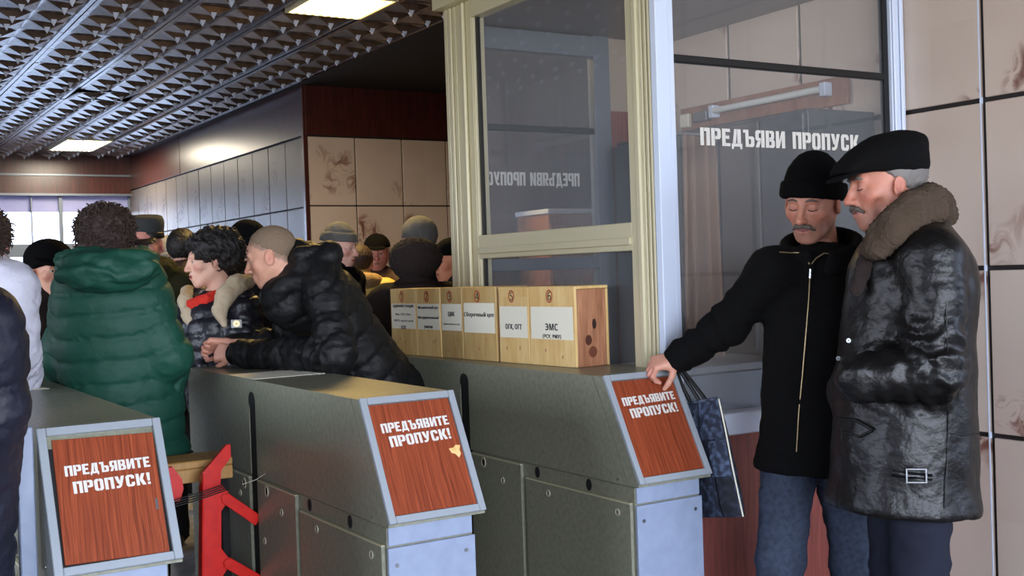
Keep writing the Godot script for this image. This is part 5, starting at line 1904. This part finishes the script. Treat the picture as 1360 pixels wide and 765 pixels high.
func man_in_leather():
	var root := person_root("man in a long black leather jacket with sheepskin collar and black flat cap", Vector3(2.774, 0, -2.271), -130)
	var j := standing(root, 1.0)
	limbs(j, root, {
		"pelvis": Vector3(2.779, 0.891, -2.293), "neck": Vector3(2.823, 1.490, -2.276),
		"shoulder_l": Vector3(2.715, 1.393, -2.130), "elbow_l": Vector3(2.674, 1.084, -2.103), "wrist_l": Vector3(2.514, 1.068, -2.225),
		"shoulder_r": Vector3(2.916, 1.396, -2.452), "elbow_r": Vector3(2.905, 1.026, -2.500), "wrist_r": Vector3(2.708, 0.999, -2.434),
		"hip_l": Vector3(2.764, 0.788, -2.231), "knee_l": Vector3(2.750, 0.414, -2.232), "ankle_l": Vector3(2.792, -0.033, -2.246),
		"hip_r": Vector3(2.842, 0.761, -2.370), "knee_r": Vector3(2.818, 0.370, -2.378), "ankle_r": Vector3(2.845, -0.062, -2.401)})
	var hf := head_frame(root, Vector3(2.757, 1.616, -2.319), -119, 4, 0, 1.08)
	var hg := head_geo(0.0035, {"closed": true, "age": 1.0, "jaw": 1.10, "nose": 0.95, "skin": Color(0.725, 0.485, 0.40), "flush": Color(0.69, 0.36, 0.30), "stubble": 0.25})
	skin_body(root, j, hf, hg, [], Color(0.7, 0.5, 0.42))
	eyes(root, hf, Vector3(0, -0.2, 1), true)
	brows(root, hf, mats.hair_grey, 0.0042, 0.0, hg)
	moustache(root, hf, mats.moustache_grey, 0.032, 0.010)
	short_hair(root, hf, mats.hair_grey, 0.007, -0.010, 0.004)
	flat_cap(root, hf, mats.wool_black, 0.0055)
	trousers(root, j, mats.denim_dark, 0.014, 1.0, 8)
	var o := {"bulk": 1.13, "depth": 1.46, "hem": 0.235, "collar": 0.0, "fold": 0.0085, "fine": 0.15, "seed": 31, "sleeve": 1.18, "cuff": 0.058, "blend": 0.03}
	var c := coat(root, j, Vector3(0, 0, 1), o, mats.leather, 0.0105, "leather_jacket")
	var s: Sdf = c[1]
	# thick sheepskin collar lying round the neck
	var col := Sdf.new()
	var inv := root.transform.affine_inverse()
	var ring := [Vector3(2.677, 1.457, -2.296), Vector3(2.631, 1.472, -2.231), Vector3(2.640, 1.509, -2.190), Vector3(2.698, 1.551, -2.178), Vector3(2.793, 1.573, -2.191), Vector3(2.912, 1.565, -2.258), Vector3(2.979, 1.545, -2.369), Vector3(2.924, 1.506, -2.426), Vector3(2.789, 1.460, -2.391)]
	for i in ring.size() - 1:
		var p: Vector3 = inv * ring[i]
		var q: Vector3 = inv * ring[i + 1]
		col.cap(p, q, 0.036 if i > 0 else 0.022, 0.036 if i < ring.size() - 2 else 0.022, 0.03)
		col.cap(p + Vector3(0, -0.02, 0), q + Vector3(0, -0.02, 0), 0.03, 0.03, 0.03)
		var po: Vector3 = (p - j.neck) * Vector3(1, 0, 1)
		var qo: Vector3 = (q - j.neck) * Vector3(1, 0, 1)
		col.cap(p + po.normalized() * 0.030 + Vector3(0, -0.042, 0), q + qo.normalized() * 0.030 + Vector3(0, -0.042, 0), 0.026, 0.026, 0.03)
	var cg := col.net(0.008)
	var n := noise(70.0, 12, 3)
	cg.push(func(p, _q): return 0.006 * n.get_noise_3dv(p) + 0.005 * n.get_noise_3dv(p * 2.6))
	part("sheepskin_collar", cg.mesh(), mats.sheepskin, c[0])
	# dark fur facing down the front
	var fa := Sdf.new()
	var fl := [Vector3(2.668, 1.449, -2.302), Vector3(2.625, 1.383, -2.292), Vector3(2.576, 1.313, -2.285)]
	for i in fl.size() - 1:
		fa.cap(inv * fl[i], inv * fl[i + 1], 0.026, 0.020, 0.02)
	var fg := fa.net(0.009)
	fg.push(func(p, _q): return 0.008 * n.get_noise_3dv(p))
	part("fur_facing", fg.mesh(), mats.fur_brown, c[0])
	# seams, pocket flaps, buckle strap
	seam(s, root, [Vector3(2.709, 1.276, -2.085), Vector3(2.707, 1.129, -2.083), Vector3(2.704, 0.982, -2.083), Vector3(2.694, 0.815, -2.086), Vector3(2.685, 0.698, -2.090)], 0.0022, mats.leather, c[0], "seam", 0.002)
	seam(s, root, [Vector3(2.698, 0.909, -2.085), Vector3(2.739, 0.901, -2.060), Vector3(2.771, 0.904, -2.040)], 0.0022, mats.leather, c[0], "seam", 0.002)
	seam(s, root, [Vector3(2.413, 0.969, -2.263), Vector3(2.446, 0.959, -2.242), Vector3(2.487, 0.953, -2.216), Vector3(2.525, 0.926, -2.192)], 0.006, mats.leather, c[0], "pocket_flap", 0.002)
	seam(s, root, [Vector3(2.415, 0.939, -2.261), Vector3(2.454, 0.921, -2.237), Vector3(2.493, 0.907, -2.212), Vector3(2.522, 0.922, -2.195)], 0.004, mats.leather, c[0], "pocket_edge", 0.002)
	seam(s, root, [Vector3(2.564, 0.803, -2.166), Vector3(2.601, 0.796, -2.143), Vector3(2.659, 0.787, -2.107)], 0.011, mats.leather, c[0], "strap", -0.002)
	var bp := on_surface(s, root, Vector3(2.621, 0.795, -2.131))
	var bf := inv.basis * Vector3(-0.68, 0.0, 0.73)
	var bx := Vector3.UP.cross(bf).normalized()
	var bt := Transform3D(Basis(bx, Vector3.UP, bx.cross(Vector3.UP)), bp + bf * 0.012)
	var bs := st_new()
	for q in [-1.0, 1.0]:
		add_box(bs, Vector3(q * 0.026, 0, 0), Vector3(0.005, 0.042, 0.004), 0.001)
		add_box(bs, Vector3(0, q * 0.0185, 0), Vector3(0.05, 0.005, 0.004), 0.001)
	add_box(bs, Vector3(-0.008, 0, 0.001), Vector3(0.034, 0.003, 0.003), 0.001)
	part("buckle", st_done(bs), mats.steel, c[0], bt)
	for w in [Vector3(2.475, 1.176, -2.228), Vector3(2.449, 1.127, -2.243)]:
		var q := on_surface(s, root, w)
		part("snap", ring_mesh(0.007, 0.002, 0.004, 10), mats.steel, c[0], Transform3D(Basis(bx, Vector3.UP, bx.cross(Vector3.UP)), q + bf * 0.003))

func leaning_man():
	var root := person_root("man with cropped hair and black quilted jacket leaning on the middle turnstile, hands clasped", Vector3(2.166, 0, -4.647), -122)
	var j := standing(root, 1.0)
	limbs(j, root, {
		"pelvis": Vector3(2.141, 0.919, -4.571), "neck": Vector3(1.765, 1.454, -4.484),
		"shoulder_l": Vector3(1.777, 1.329, -4.286), "elbow_l": Vector3(1.762, 1.101, -4.150), "wrist_l": Vector3(1.549, 1.092, -4.682),
		"shoulder_r": Vector3(1.823, 1.373, -4.728), "elbow_r": Vector3(1.809, 1.120, -4.780), "wrist_r": Vector3(1.580, 1.109, -4.851),
		"hip_l": Vector3(2.121, 0.737, -4.498), "knee_l": Vector3(2.107, 0.306, -4.558), "ankle_l": Vector3(2.162, -0.151, -4.633),
		"hip_r": Vector3(2.193, 0.715, -4.653), "knee_r": Vector3(2.191, 0.289, -4.682), "ankle_r": Vector3(2.221, -0.131, -4.715)})
	var hf := head_frame(root, Vector3(1.637, 1.491, -4.493), -122, 14, 0, 1.0)
	var hg := head_geo(0.0042, {"jaw": 1.08, "nose": 1.05, "skin": Color(0.80, 0.59, 0.49), "crop": Color(0.47, 0.395, 0.32)})
	var inv := root.transform.affine_inverse()
	var hands := []
	for m in 2:
		var fw: Vector3 = inv.basis * (Vector3(-0.50, 0.02, -0.86) if m == 0 else Vector3(-0.70, -0.02, -0.60))
		var bk: Vector3 = inv.basis * (Vector3(-0.75, 0.35, 0.50) if m == 0 else Vector3(0.6, 0.55, -0.5))
		var zz := fw.normalized()
		var xx := bk.cross(zz).normalized()
		var yy := zz.cross(xx)
		var hb := Basis(xx, yy, zz)
		var hg2 := hand_geo(0.004, [[0.8, 1.1, 0.7], [0.85, 1.15, 0.7], [0.9, 1.15, 0.7], [0.95, 1.15, 0.7]], Vector3(0.45, -0.3, 0.85), 0.3)
		var base: Vector3 = inv * (Vector3(1.531, 1.099, -4.693) if m == 0 else Vector3(1.548, 1.126, -4.801))
		if m == 1:
			hb = Basis(-xx, yy, zz)      # the other hand is the mirror image
			for i in range(0, hg2.f.size(), 3):
				var t := hg2.f[i + 1]
				hg2.f[i + 1] = hg2.f[i + 2]
				hg2.f[i + 2] = t
		hands.append(hg2.moved(Transform3D(hb, base)))
	skin_body(root, j, hf, hg, hands, Color(0.7, 0.5, 0.42))
	eyes(root, hf, Vector3(0, -0.1, 1))
	brows(root, hf, mats.hair_stubble, 0.0030, 0.0, hg)
	short_hair(root, hf, mats.hair_stubble, 0.0016, -0.022, 0.0028, 0.004)
	trousers(root, j, mats.denim_dark, 0.022, 1.0, 9)
	var fwd: Vector3 = inv.basis * Vector3(-0.80, -0.35, -0.48)
	var o := {"bulk": 1.10, "depth": 1.12, "hem": 0.16, "collar": 0.03, "fold": 0.010, "seed": 41, "quilt": 0.105, "quilt_depth": 0.010, "sleeve": 1.06, "cuff": 0.056, "ribbed": true}
	o.more = func(s: Sdf):
		# high collar round the neck and a folded hood behind it
		var c0 := hf * Vector3(0, -0.150, -0.050)
		for k in 10:
			var a := TAU * k / 10.0
			var e := TAU * (k + 1) / 10.0
			var h0 := 0.020 - 0.030 * cos(a)
			var h1 := 0.020 - 0.030 * cos(e)
			s.cap(hf * Vector3(sin(a) * 0.085, -0.150 + h0, -0.045 + cos(a) * 0.095), hf * Vector3(sin(e) * 0.085, -0.150 + h1, -0.045 + cos(e) * 0.095), 0.036, 0.036, 0.03)
		s.cap(c0, j.neck, 0.085, 0.10, 0.05)
		s.cap(hf * Vector3(0, -0.215, 0.0), j.neck.lerp(j.pelvis, 0.35), 0.085, 0.12, 0.06)
		s.cap(inv * Vector3(1.724, 1.476, -4.369), inv * Vector3(1.824, 1.483, -4.353), 0.050, 0.056, 0.03)
		s.cap(inv * Vector3(1.824, 1.483, -4.353), inv * Vector3(1.888, 1.479, -4.596), 0.056, 0.050, 0.03)
		s.cap(inv * Vector3(1.770, 1.414, -4.315), inv * Vector3(1.870, 1.356, -4.394), 0.06, 0.06, 0.04)
	coat(root, j, fwd, o, mats.puffer_black, 0.0115)

func woman_red_scarf():
	var root := person_root("woman with short dark wavy hair, red scarf and navy jacket with pale lined collar", Vector3(1.619, 0, -5.162), -112)
	var j := standing(root, 0.95)
	limbs(j, root, {
		"pelvis": Vector3(1.627, 0.808, -5.158), "neck": Vector3(1.576, 1.282, -5.139),
		"shoulder_l": Vector3(1.664, 1.266, -4.966), "elbow_l": Vector3(1.663, 1.042, -4.905), "wrist_l": Vector3(1.564, 0.972, -5.082),
		"shoulder_r": Vector3(1.571, 1.280, -5.330), "elbow_r": Vector3(1.522, 1.027, -5.403), "wrist_r": Vector3(1.491, 0.933, -5.244)})
	var hf := head_frame(root, Vector3(1.575, 1.493, -5.120), -97, 4, 0, 0.98)
	var hg := head_geo(0.0042, {"jaw": 0.92, "nose": 0.9, "skin": Color(0.84, 0.66, 0.57), "lips": Color(0.62, 0.30, 0.28)})
	skin_body(root, j, hf, hg, [], Color(0.75, 0.58, 0.5))
	eyes(root, hf)
	brows(root, hf, mats.hair_dark, 0.0024)
	var hs := Sdf.new()
	hs.ell(Vector3(0, 0.058, -0.036), Vector3(0.112, 0.096, 0.126))
	hs.ell(Vector3(0, 0.000, -0.082), Vector3(0.100, 0.085, 0.075), 0.03)
	for m in [-1.0, 1.0]:
		hs.ell(Vector3(m * 0.075, 0.045, 0.030), Vector3(0.030, 0.045, 0.045), 0.03)
	hs.ell(Vector3(0, 0.080, 0.055), Vector3(0.070, 0.030, 0.040), 0.03)
	bushy_hair(root, hf, mats.hair_black, hs, 170, 5, 0.026, 0.016, 0.007, 20.0)
	trousers(root, j, mats.denim_dark, 0.024, 0.95, 10)
	var inv := root.transform.affine_inverse()
	var o := {"bulk": 1.0, "hem": 0.20, "collar": -0.03, "fold": 0.008, "seed": 51, "quilt": 0.075, "quilt_depth": 0.009, "sleeve": 1.1}
	var c := coat(root, j, Vector3(0, 0, 1), o, mats.puffer_navy, 0.013)
	var sc := Sdf.new()
	var nk: Vector3 = j.neck
	for k in 12:
		var a := TAU * k / 12.0
		var b := TAU * (k + 1) / 12.0
		sc.cap(nk + Vector3(sin(a) * 0.074, 0.030 - 0.026 * cos(a), cos(a) * 0.078), nk + Vector3(sin(b) * 0.074, 0.030 - 0.026 * cos(b), cos(b) * 0.078), 0.032, 0.032, 0.02)
	var sg := sc.net(0.007)
	var n := noise(40.0, 2, 2)
	sg.push(func(p, _q): return 0.005 * n.get_noise_3dv(p))
	part("scarf", sg.mesh(), mats.red_scarf, root)
	# pale lining of the open hood, both sides of the throat
	var li := Sdf.new()
	var line := [Vector3(1.556, 1.207, -4.891), Vector3(1.548, 1.272, -4.921), Vector3(1.579, 1.336, -4.926), Vector3(1.636, 1.384, -4.939), Vector3(1.705, 1.392, -4.990)]
	for i in line.size() - 1:
		li.cap(inv * line[i], inv * line[i + 1], [0.014, 0.030, 0.040, 0.040][i], [0.030, 0.040, 0.040, 0.032][i], 0.02)
	var line2 := [Vector3(1.491, 1.186, -5.072), Vector3(1.476, 1.253, -5.129), Vector3(1.479, 1.313, -5.200), Vector3(1.526, 1.352, -5.312)]
	for i in line2.size() - 1:
		li.cap(inv * line2[i], inv * line2[i + 1], 0.030, 0.034, 0.02)
	var lg := li.net(0.008)
	lg.push(func(p, _q): return 0.005 * n.get_noise_3dv(p))
	part("hood_lining", lg.mesh(), mats.beige_lining, c[0])
	# round badge on the sleeve
	var bp: Vector3 = on_surface(c[1], root, Vector3(1.601, 1.211, -4.863))
	var bz := (inv.basis * Vector3(-0.3, 0.1, 0.95)).normalized()
	var bx := Vector3.UP.cross(bz).normalized()
	var bt := Transform3D(Basis(bx, bz.cross(bx), bz), bp + bz * 0.008)
	part("badge_patch", box_mesh(Vector3(0.046, 0.036, 0.004), 0.002), mats.collar_white, c[0], bt)
	part("badge_button", ring_mesh(0.015, 0.003, 0.006, 12), mats.brass, c[0], bt)

func woman_green_coat():
	var root := person_root("woman seen from behind in a green quilted coat with hood down and curly dark hair", Vector3(1.033, 0, -4.598), 168)
	var j := standing(root, 0.97)
	limbs(j, root, {
		"pelvis": Vector3(1.044, 1.042, -4.594), "neck": Vector3(1.006, 1.474, -4.554),
		"shoulder_l": Vector3(0.910, 1.293, -4.658), "elbow_l": Vector3(0.851, 1.125, -4.715), "wrist_l": Vector3(0.924, 1.011, -4.997),
		"shoulder_r": Vector3(1.123, 1.302, -4.502), "elbow_r": Vector3(1.205, 1.112, -4.471), "wrist_r": Vector3(1.267, 0.983, -4.761)})
	var hf := head_frame(root, Vector3(1.007, 1.573, -4.579), 160, 6, 0, 0.98)
	var hg := head_geo(0.006, {"jaw": 0.9, "skin": Color(0.8, 0.62, 0.54)})
	skin_body(root, j, hf, hg, [], Color(0.75, 0.58, 0.5))
	var hs := Sdf.new()
	hs.ell(Vector3(0, 0.040, -0.022), Vector3(0.108, 0.096, 0.112))
	hs.ell(Vector3(0, -0.035, -0.055), Vector3(0.095, 0.080, 0.070), 0.03)
	bushy_hair(root, hf, mats.hair_brown, hs, 1500, 15, 0.024, 0.012, 0.008, 34.0)
	trousers(root, j, mats.black_coat, 0.024, 0.95, 11)
	var inv := root.transform.affine_inverse()
	var o := {"bulk": 1.22, "depth": 1.15, "hem": 0.33, "collar": 0.02, "fold": 0.004, "fine": 0.3, "seed": 61, "quilt": 0.088, "quilt_depth": 0.0085, "sleeve": 1.22, "cuff": 0.06}
	var c := coat(root, j, Vector3(0, 0, 1), o, mats.puffer_green, 0.0105, "quilted_coat")
	# the hood lies open on the back like a thick pouch
	var h := Sdf.new()
	h.ell(inv * Vector3(0.968, 1.444, -4.412), Vector3(0.180, 0.072, 0.090), 0.03)
	h.ell(inv * Vector3(0.988, 1.491, -4.495), Vector3(0.165, 0.060, 0.120), 0.04)
	h.ell(inv * Vector3(0.875, 1.479, -4.612), Vector3(0.055, 0.055, 0.11), 0.05)
	h.ell(inv * Vector3(1.114, 1.475, -4.440), Vector3(0.055, 0.055, 0.11), 0.05)
	h.ell(inv * Vector3(1.004, 1.561, -4.557), Vector3(0.120, 0.070, 0.105), 0.03, 1)
	var g := h.net(0.009)
	var n := noise(1.0, 71, 3)
	g.push(func(p, _q): return 0.006 * sin(p.y * 110.0 + 5.0 * n.get_noise_3d(p.x * 6.0, p.y * 6.0, p.z * 6.0)) + 0.006 * n.get_noise_3d(p.x * 12.0, p.y * 20.0, p.z * 12.0))
	part("hood", g.mesh(), mats.puffer_green, c[0])

func left_edge_people():
	# white jacket
	var root := person_root("person in a white jacket at the left edge with brown bushy hair", Vector3(0.480, 0, -4.459), 165)
	var j := standing(root, 1.0)
	limbs(j, root, {
		"pelvis": Vector3(0.471, 0.987, -4.465), "neck": Vector3(0.531, 1.456, -4.378),
		"shoulder_r": Vector3(0.619, 1.400, -4.298), "elbow_r": Vector3(0.625, 1.191, -4.291), "wrist_r": Vector3(0.668, 1.078, -4.474),
		"shoulder_l": Vector3(0.392, 1.402, -4.486), "elbow_l": Vector3(0.328, 1.180, -4.521), "wrist_l": Vector3(0.375, 1.086, -4.703)})
	var hf := head_frame(root, Vector3(0.541, 1.560, -4.350), 160, 0, 0, 1.0)
	skin_body(root, j, hf, head_geo(0.007, {}), [], Color(0.75, 0.58, 0.5))
	var hs := Sdf.new()
	hs.ell(Vector3(0, 0.03, -0.015), Vector3(0.092, 0.100, 0.108))
	bushy_hair(root, hf, mats.hair_brown, hs, 900, 25, 0.026, 0.010, 0.009, 34.0)
	trousers(root, j, mats.denim_dark, 0.026, 1.0, 12)
	coat(root, j, Vector3(0, 0, 1), {"bulk": 1.08, "hem": 0.15, "collar": 0.06, "fold": 0.010, "seed": 71, "sleeve": 1.12, "quilt": 0.0, "cuff": 0.062}, mats.white_nylon, 0.013)
	# navy jacket, nearest
	root = person_root("person in a dark navy padded jacket cut off by the left edge of the picture", Vector3(0.232, 0, -3.085), 165)
	j = standing(root, 1.0)
	limbs(j, root, {
		"pelvis": Vector3(0.229, 0.943, -3.085), "neck": Vector3(0.265, 1.383, -3.035),
		"shoulder_r": Vector3(0.358, 1.300, -2.953), "elbow_r": Vector3(0.373, 1.111, -2.963), "wrist_r": Vector3(0.325, 0.944, -2.990),
		"shoulder_l": Vector3(0.143, 1.306, -3.156), "elbow_l": Vector3(0.082, 1.089, -3.214), "wrist_l": Vector3(0.088, 0.921, -3.113)})
	hf = head_frame(root, Vector3(0.263, 1.553, -3.039), 165, 0, 0, 1.0)
	skin_body(root, j, hf, head_geo(0.008, {}), [], Color(0.75, 0.58, 0.5))
	short_hair(root, hf, mats.hair_dark, 0.008, -0.004, 0.004, 0.008)
	trousers(root, j, mats.denim_dark, 0.026, 1.0, 13)
	coat(root, j, Vector3(0, 0, 1), {"bulk": 1.18, "hem": 0.30, "collar": 0.05, "fold": 0.005, "seed": 81, "sleeve": 1.15, "quilt": 0.13, "quilt_depth": 0.008}, mats.navy_nylon, 0.013)

# people farther back: same build, coarser
func bystander(label: String, head: Vector3, yaw: float, head_yaw: float, pitch: float, skin: Color, coat_mat: Material, hs: float, o: Dictionary) -> Dictionary:
	var root := person_root(label, Vector3(head.x, 0, head.z) - Vector3(sin(deg_to_rad(yaw)), 0, cos(deg_to_rad(yaw))) * 0.03, yaw)
	var s: float = (head.y - 0.005) / 1.63
	var j := standing(root, s)
	var hf := head_frame(root, head, head_yaw, pitch, 0, hs)
	var hg := head_geo(o.get("cell", 0.006), o.get("face", {"skin": skin}))
	skin_body(root, j, hf, hg, [], skin)
	if o.get("eyes", true):
		eyes(root, hf)
		brows(root, hf, mats.hair_dark, 0.003)
	trousers(root, j, mats.black_coat, 0.03, 1.0, 14)
	var c := coat(root, j, Vector3(0, 0, 1), {"bulk": o.get("bulk", 1.05), "hem": o.get("hem", 0.2), "collar": o.get("collar", 0.05), "fold": 0.009, "seed": int(head.x * 100.0), "sleeve": 1.08}, coat_mat, 0.020)
	return {"root": root, "hf": hf, "j": j, "coat": c[0]}

func neck_roll(b: Dictionary, r: float, thick: float, m_: Material, called: String, rough := 0.006, y := 0.03):
	var s := Sdf.new()
	var nk: Vector3 = b.j.neck
	for k in 12:
		var a := TAU * k / 12.0
		var e := TAU * (k + 1) / 12.0
		s.cap(nk + Vector3(sin(a) * r, y - 0.02 * cos(a), cos(a) * r), nk + Vector3(sin(e) * r, y - 0.02 * cos(e), cos(e) * r), thick, thick, 0.02)
	var g := s.net(0.010)
	var n := noise(60.0, 2, 3)
	g.push(func(p, _q): return rough * n.get_noise_3dv(p))
	part(called, g.mesh(), m_, b.root)

func crowd():
	var b := bystander("woman in a black rounded hat half hidden behind the green coat", Vector3(0.975, 1.474, -5.573), 10, 16, 4, Color(0.80, 0.60, 0.50), mats.dark_coat, 1.0, {"face": {"jaw": 0.94, "nose": 0.9, "skin": Color(0.80, 0.60, 0.50)}})
	var s := Sdf.new()
	s.ell(Vector3(0, 0.045, -0.016), Vector3(0.108, 0.100, 0.122))
	s.cut(Vector3(0, 0.030, 0.08), Vector3(0, -1, 0.30), 0.012)
	var hat := part("round_hat", s.net(0.007).mesh(), mats.knit_black, b.root, b.hf)
	s = Sdf.new()
	s.ell(Vector3(0, 0.050, 0.060), Vector3(0.108, 0.016, 0.085), 0.01, 0, Basis(Vector3.RIGHT, 0.30))
	part("hat_peak", s.net(0.007).mesh(), mats.knit_black, hat)
	var fringe := Sdf.new()
	fringe.ell(Vector3(0.02, 0.045, 0.070), Vector3(0.060, 0.026, 0.028), 0.02)
	var fg := fringe.net(0.006)
	var n := noise(80.0, 7, 2)
	fg.push(func(p, _q): return 0.006 * n.get_noise_3d(p.x * 2.0, p.y * 0.4, p.z))
	part("fringe", fg.mesh(), mats.hair_stubble, b.root, b.hf)

	b = bystander("man in a dark uniform cap with fur collar behind the green coat", Vector3(1.546, 1.599, -6.163), -20, -24, 4, Color(0.74, 0.50, 0.44), mats.olive_coat, 1.15, {"face": {"skin": Color(0.74, 0.50, 0.44)}})
	peaked_cap(b.root, b.hf, mats.cap_green, mats.hair_dark)
	neck_roll(b, 0.105, 0.055, mats.olive_coat, "fur_collar", 0.014)

	b = bystander("person in a pale knitted hat farthest back near the hall wall", Vector3(2.070, 1.575, -7.661), 170, 170, 0, Color(0.74, 0.55, 0.48), mats.olive_coat, 1.0, {"eyes": false})
	beanie(b.root, b.hf, mats.pale_knit, 0.0, 0.0, true, 0.009)

	b = bystander("person with dark hair standing between the pale hat and the woman with the red scarf", Vector3(1.990, 1.590, -7.005), 160, 150, 0, Color(0.74, 0.55, 0.48), mats.brown_coat, 1.0, {"eyes": false})
	short_hair(b.root, b.hf, mats.hair_black, 0.016, 0.012, 0.008, 0.008)

	b = bystander("man in a black knitted hat just behind the cropped-haired man", Vector3(2.086, 1.572, -6.122), -118, -118, 4, Color(0.74, 0.57, 0.50), mats.black_coat, 1.02, {"face": {"skin": Color(0.74, 0.57, 0.50)}})
	beanie(b.root, b.hf, mats.knit_black, 0.030, 0.02, true, 0.008)

	b = bystander("young man in a grey knitted hat looking right, dark scarf over his chin", Vector3(2.725, 1.572, -6.315), 36, 40, 8, Color(0.83, 0.64, 0.57), mats.black_coat, 0.98, {"cell": 0.005, "face": {"jaw": 0.95, "skin": Color(0.83, 0.64, 0.57)}})
	beanie(b.root, b.hf, mats.grey_knit, 0.046, 0.02, true, 0.007, 0.05)
	neck_roll(b, 0.095, 0.050, mats.knit_black, "scarf", 0.006, 0.01)

	b = bystander("person seen from behind with brown hair, beige knitted collar and yellow jacket", Vector3(3.093, 1.481, -6.849), 150, 140, 0, Color(0.7, 0.5, 0.42), mats.yellow_coat, 0.92, {"eyes": false})
	short_hair(b.root, b.hf, mats.hair_brown, 0.014, 0.03, 0.006, 0.007)
	neck_roll(b, 0.100, 0.050, mats.beige_knit, "knitted_collar", 0.005, 0.02)

	b = bystander("older man in a black cap facing the camera by the tiled back wall", Vector3(3.508, 1.556, -7.476), -28, -28, 2, Color(0.76, 0.50, 0.42), mats.brown_coat, 1.02, {"collar": 0.0, "face": {"jaw": 1.1, "skin": Color(0.76, 0.50, 0.42), "flush": Color(0.74, 0.38, 0.32)}})
	var cs := Sdf.new()
	cs.ell(Vector3(0, 0.050, -0.01), Vector3(0.094, 0.092, 0.112))
	cs.cut(Vector3(0, 0.042, 0.0), Vector3(0, -1, 0.0), 0.006)
	var cap := part("black_cap", cs.net(0.008).mesh(), mats.knit_black, b.root, b.hf)
	cs = Sdf.new()
	cs.ell(Vector3(0, 0.042, 0.105), Vector3(0.070, 0.010, 0.050), 0.01, 0, Basis(Vector3.RIGHT, 0.3))
	part("cap_peak", cs.net(0.008).mesh(), mats.knit_black, cap)
	neck_roll(b, 0.070, 0.022, mats.collar_white, "shirt_collar", 0.001, 0.035)

	b = bystander("man in a blue-grey knitted hat seen from the side behind the fur hat", Vector3(3.211, 1.589, -6.249), -105, -105, 6, Color(0.80, 0.62, 0.55), mats.black_coat, 1.06, {"face": {"skin": Color(0.80, 0.62, 0.55)}})
	beanie(b.root, b.hf, mats.grey_knit, 0.010, 0.02, false, 0.007, 0.25)

	b = bystander("person seen from behind in a big dark fur hat behind the wooden boxes", Vector3(2.706, 1.448, -5.325), 155, 150, 0, Color(0.7, 0.5, 0.42), mats.dark_coat, 1.0, {"eyes": false, "bulk": 1.12})
	var fs := Sdf.new()
	fs.ell(Vector3(0, 0.030, -0.010), Vector3(0.128, 0.112, 0.135))
	fs.ell(Vector3(-0.07, 0.040, -0.05), Vector3(0.075, 0.065, 0.075), 0.05)
	var fg2 := fs.net(0.008)
	n = noise(55.0, 17, 3)
	fg2.push(func(p, _q): return 0.010 * n.get_noise_3dv(p))
	part("fur_hat", fg2.mesh(), mats.fur_brown, b.root, b.hf)
	neck_roll(b, 0.120, 0.045, mats.dark_coat, "coat_collar", 0.006, -0.01)

	b = bystander("man in a black cap half hidden behind the rear booth post", Vector3(3.141, 1.462, -5.702), -95, -95, 0, Color(0.80, 0.52, 0.38), mats.dark_coat, 1.02, {"face": {"skin": Color(0.80, 0.52, 0.38)}})
	cs = Sdf.new()
	cs.ell(Vector3(0, 0.055, -0.01), Vector3(0.094, 0.085, 0.112))
	cs.cut(Vector3(0, 0.035, 0.0), Vector3(0, -1, 0.0), 0.006)
	part("black_cap", cs.net(0.009).mesh(), mats.knit_black, b.root, b.hf)
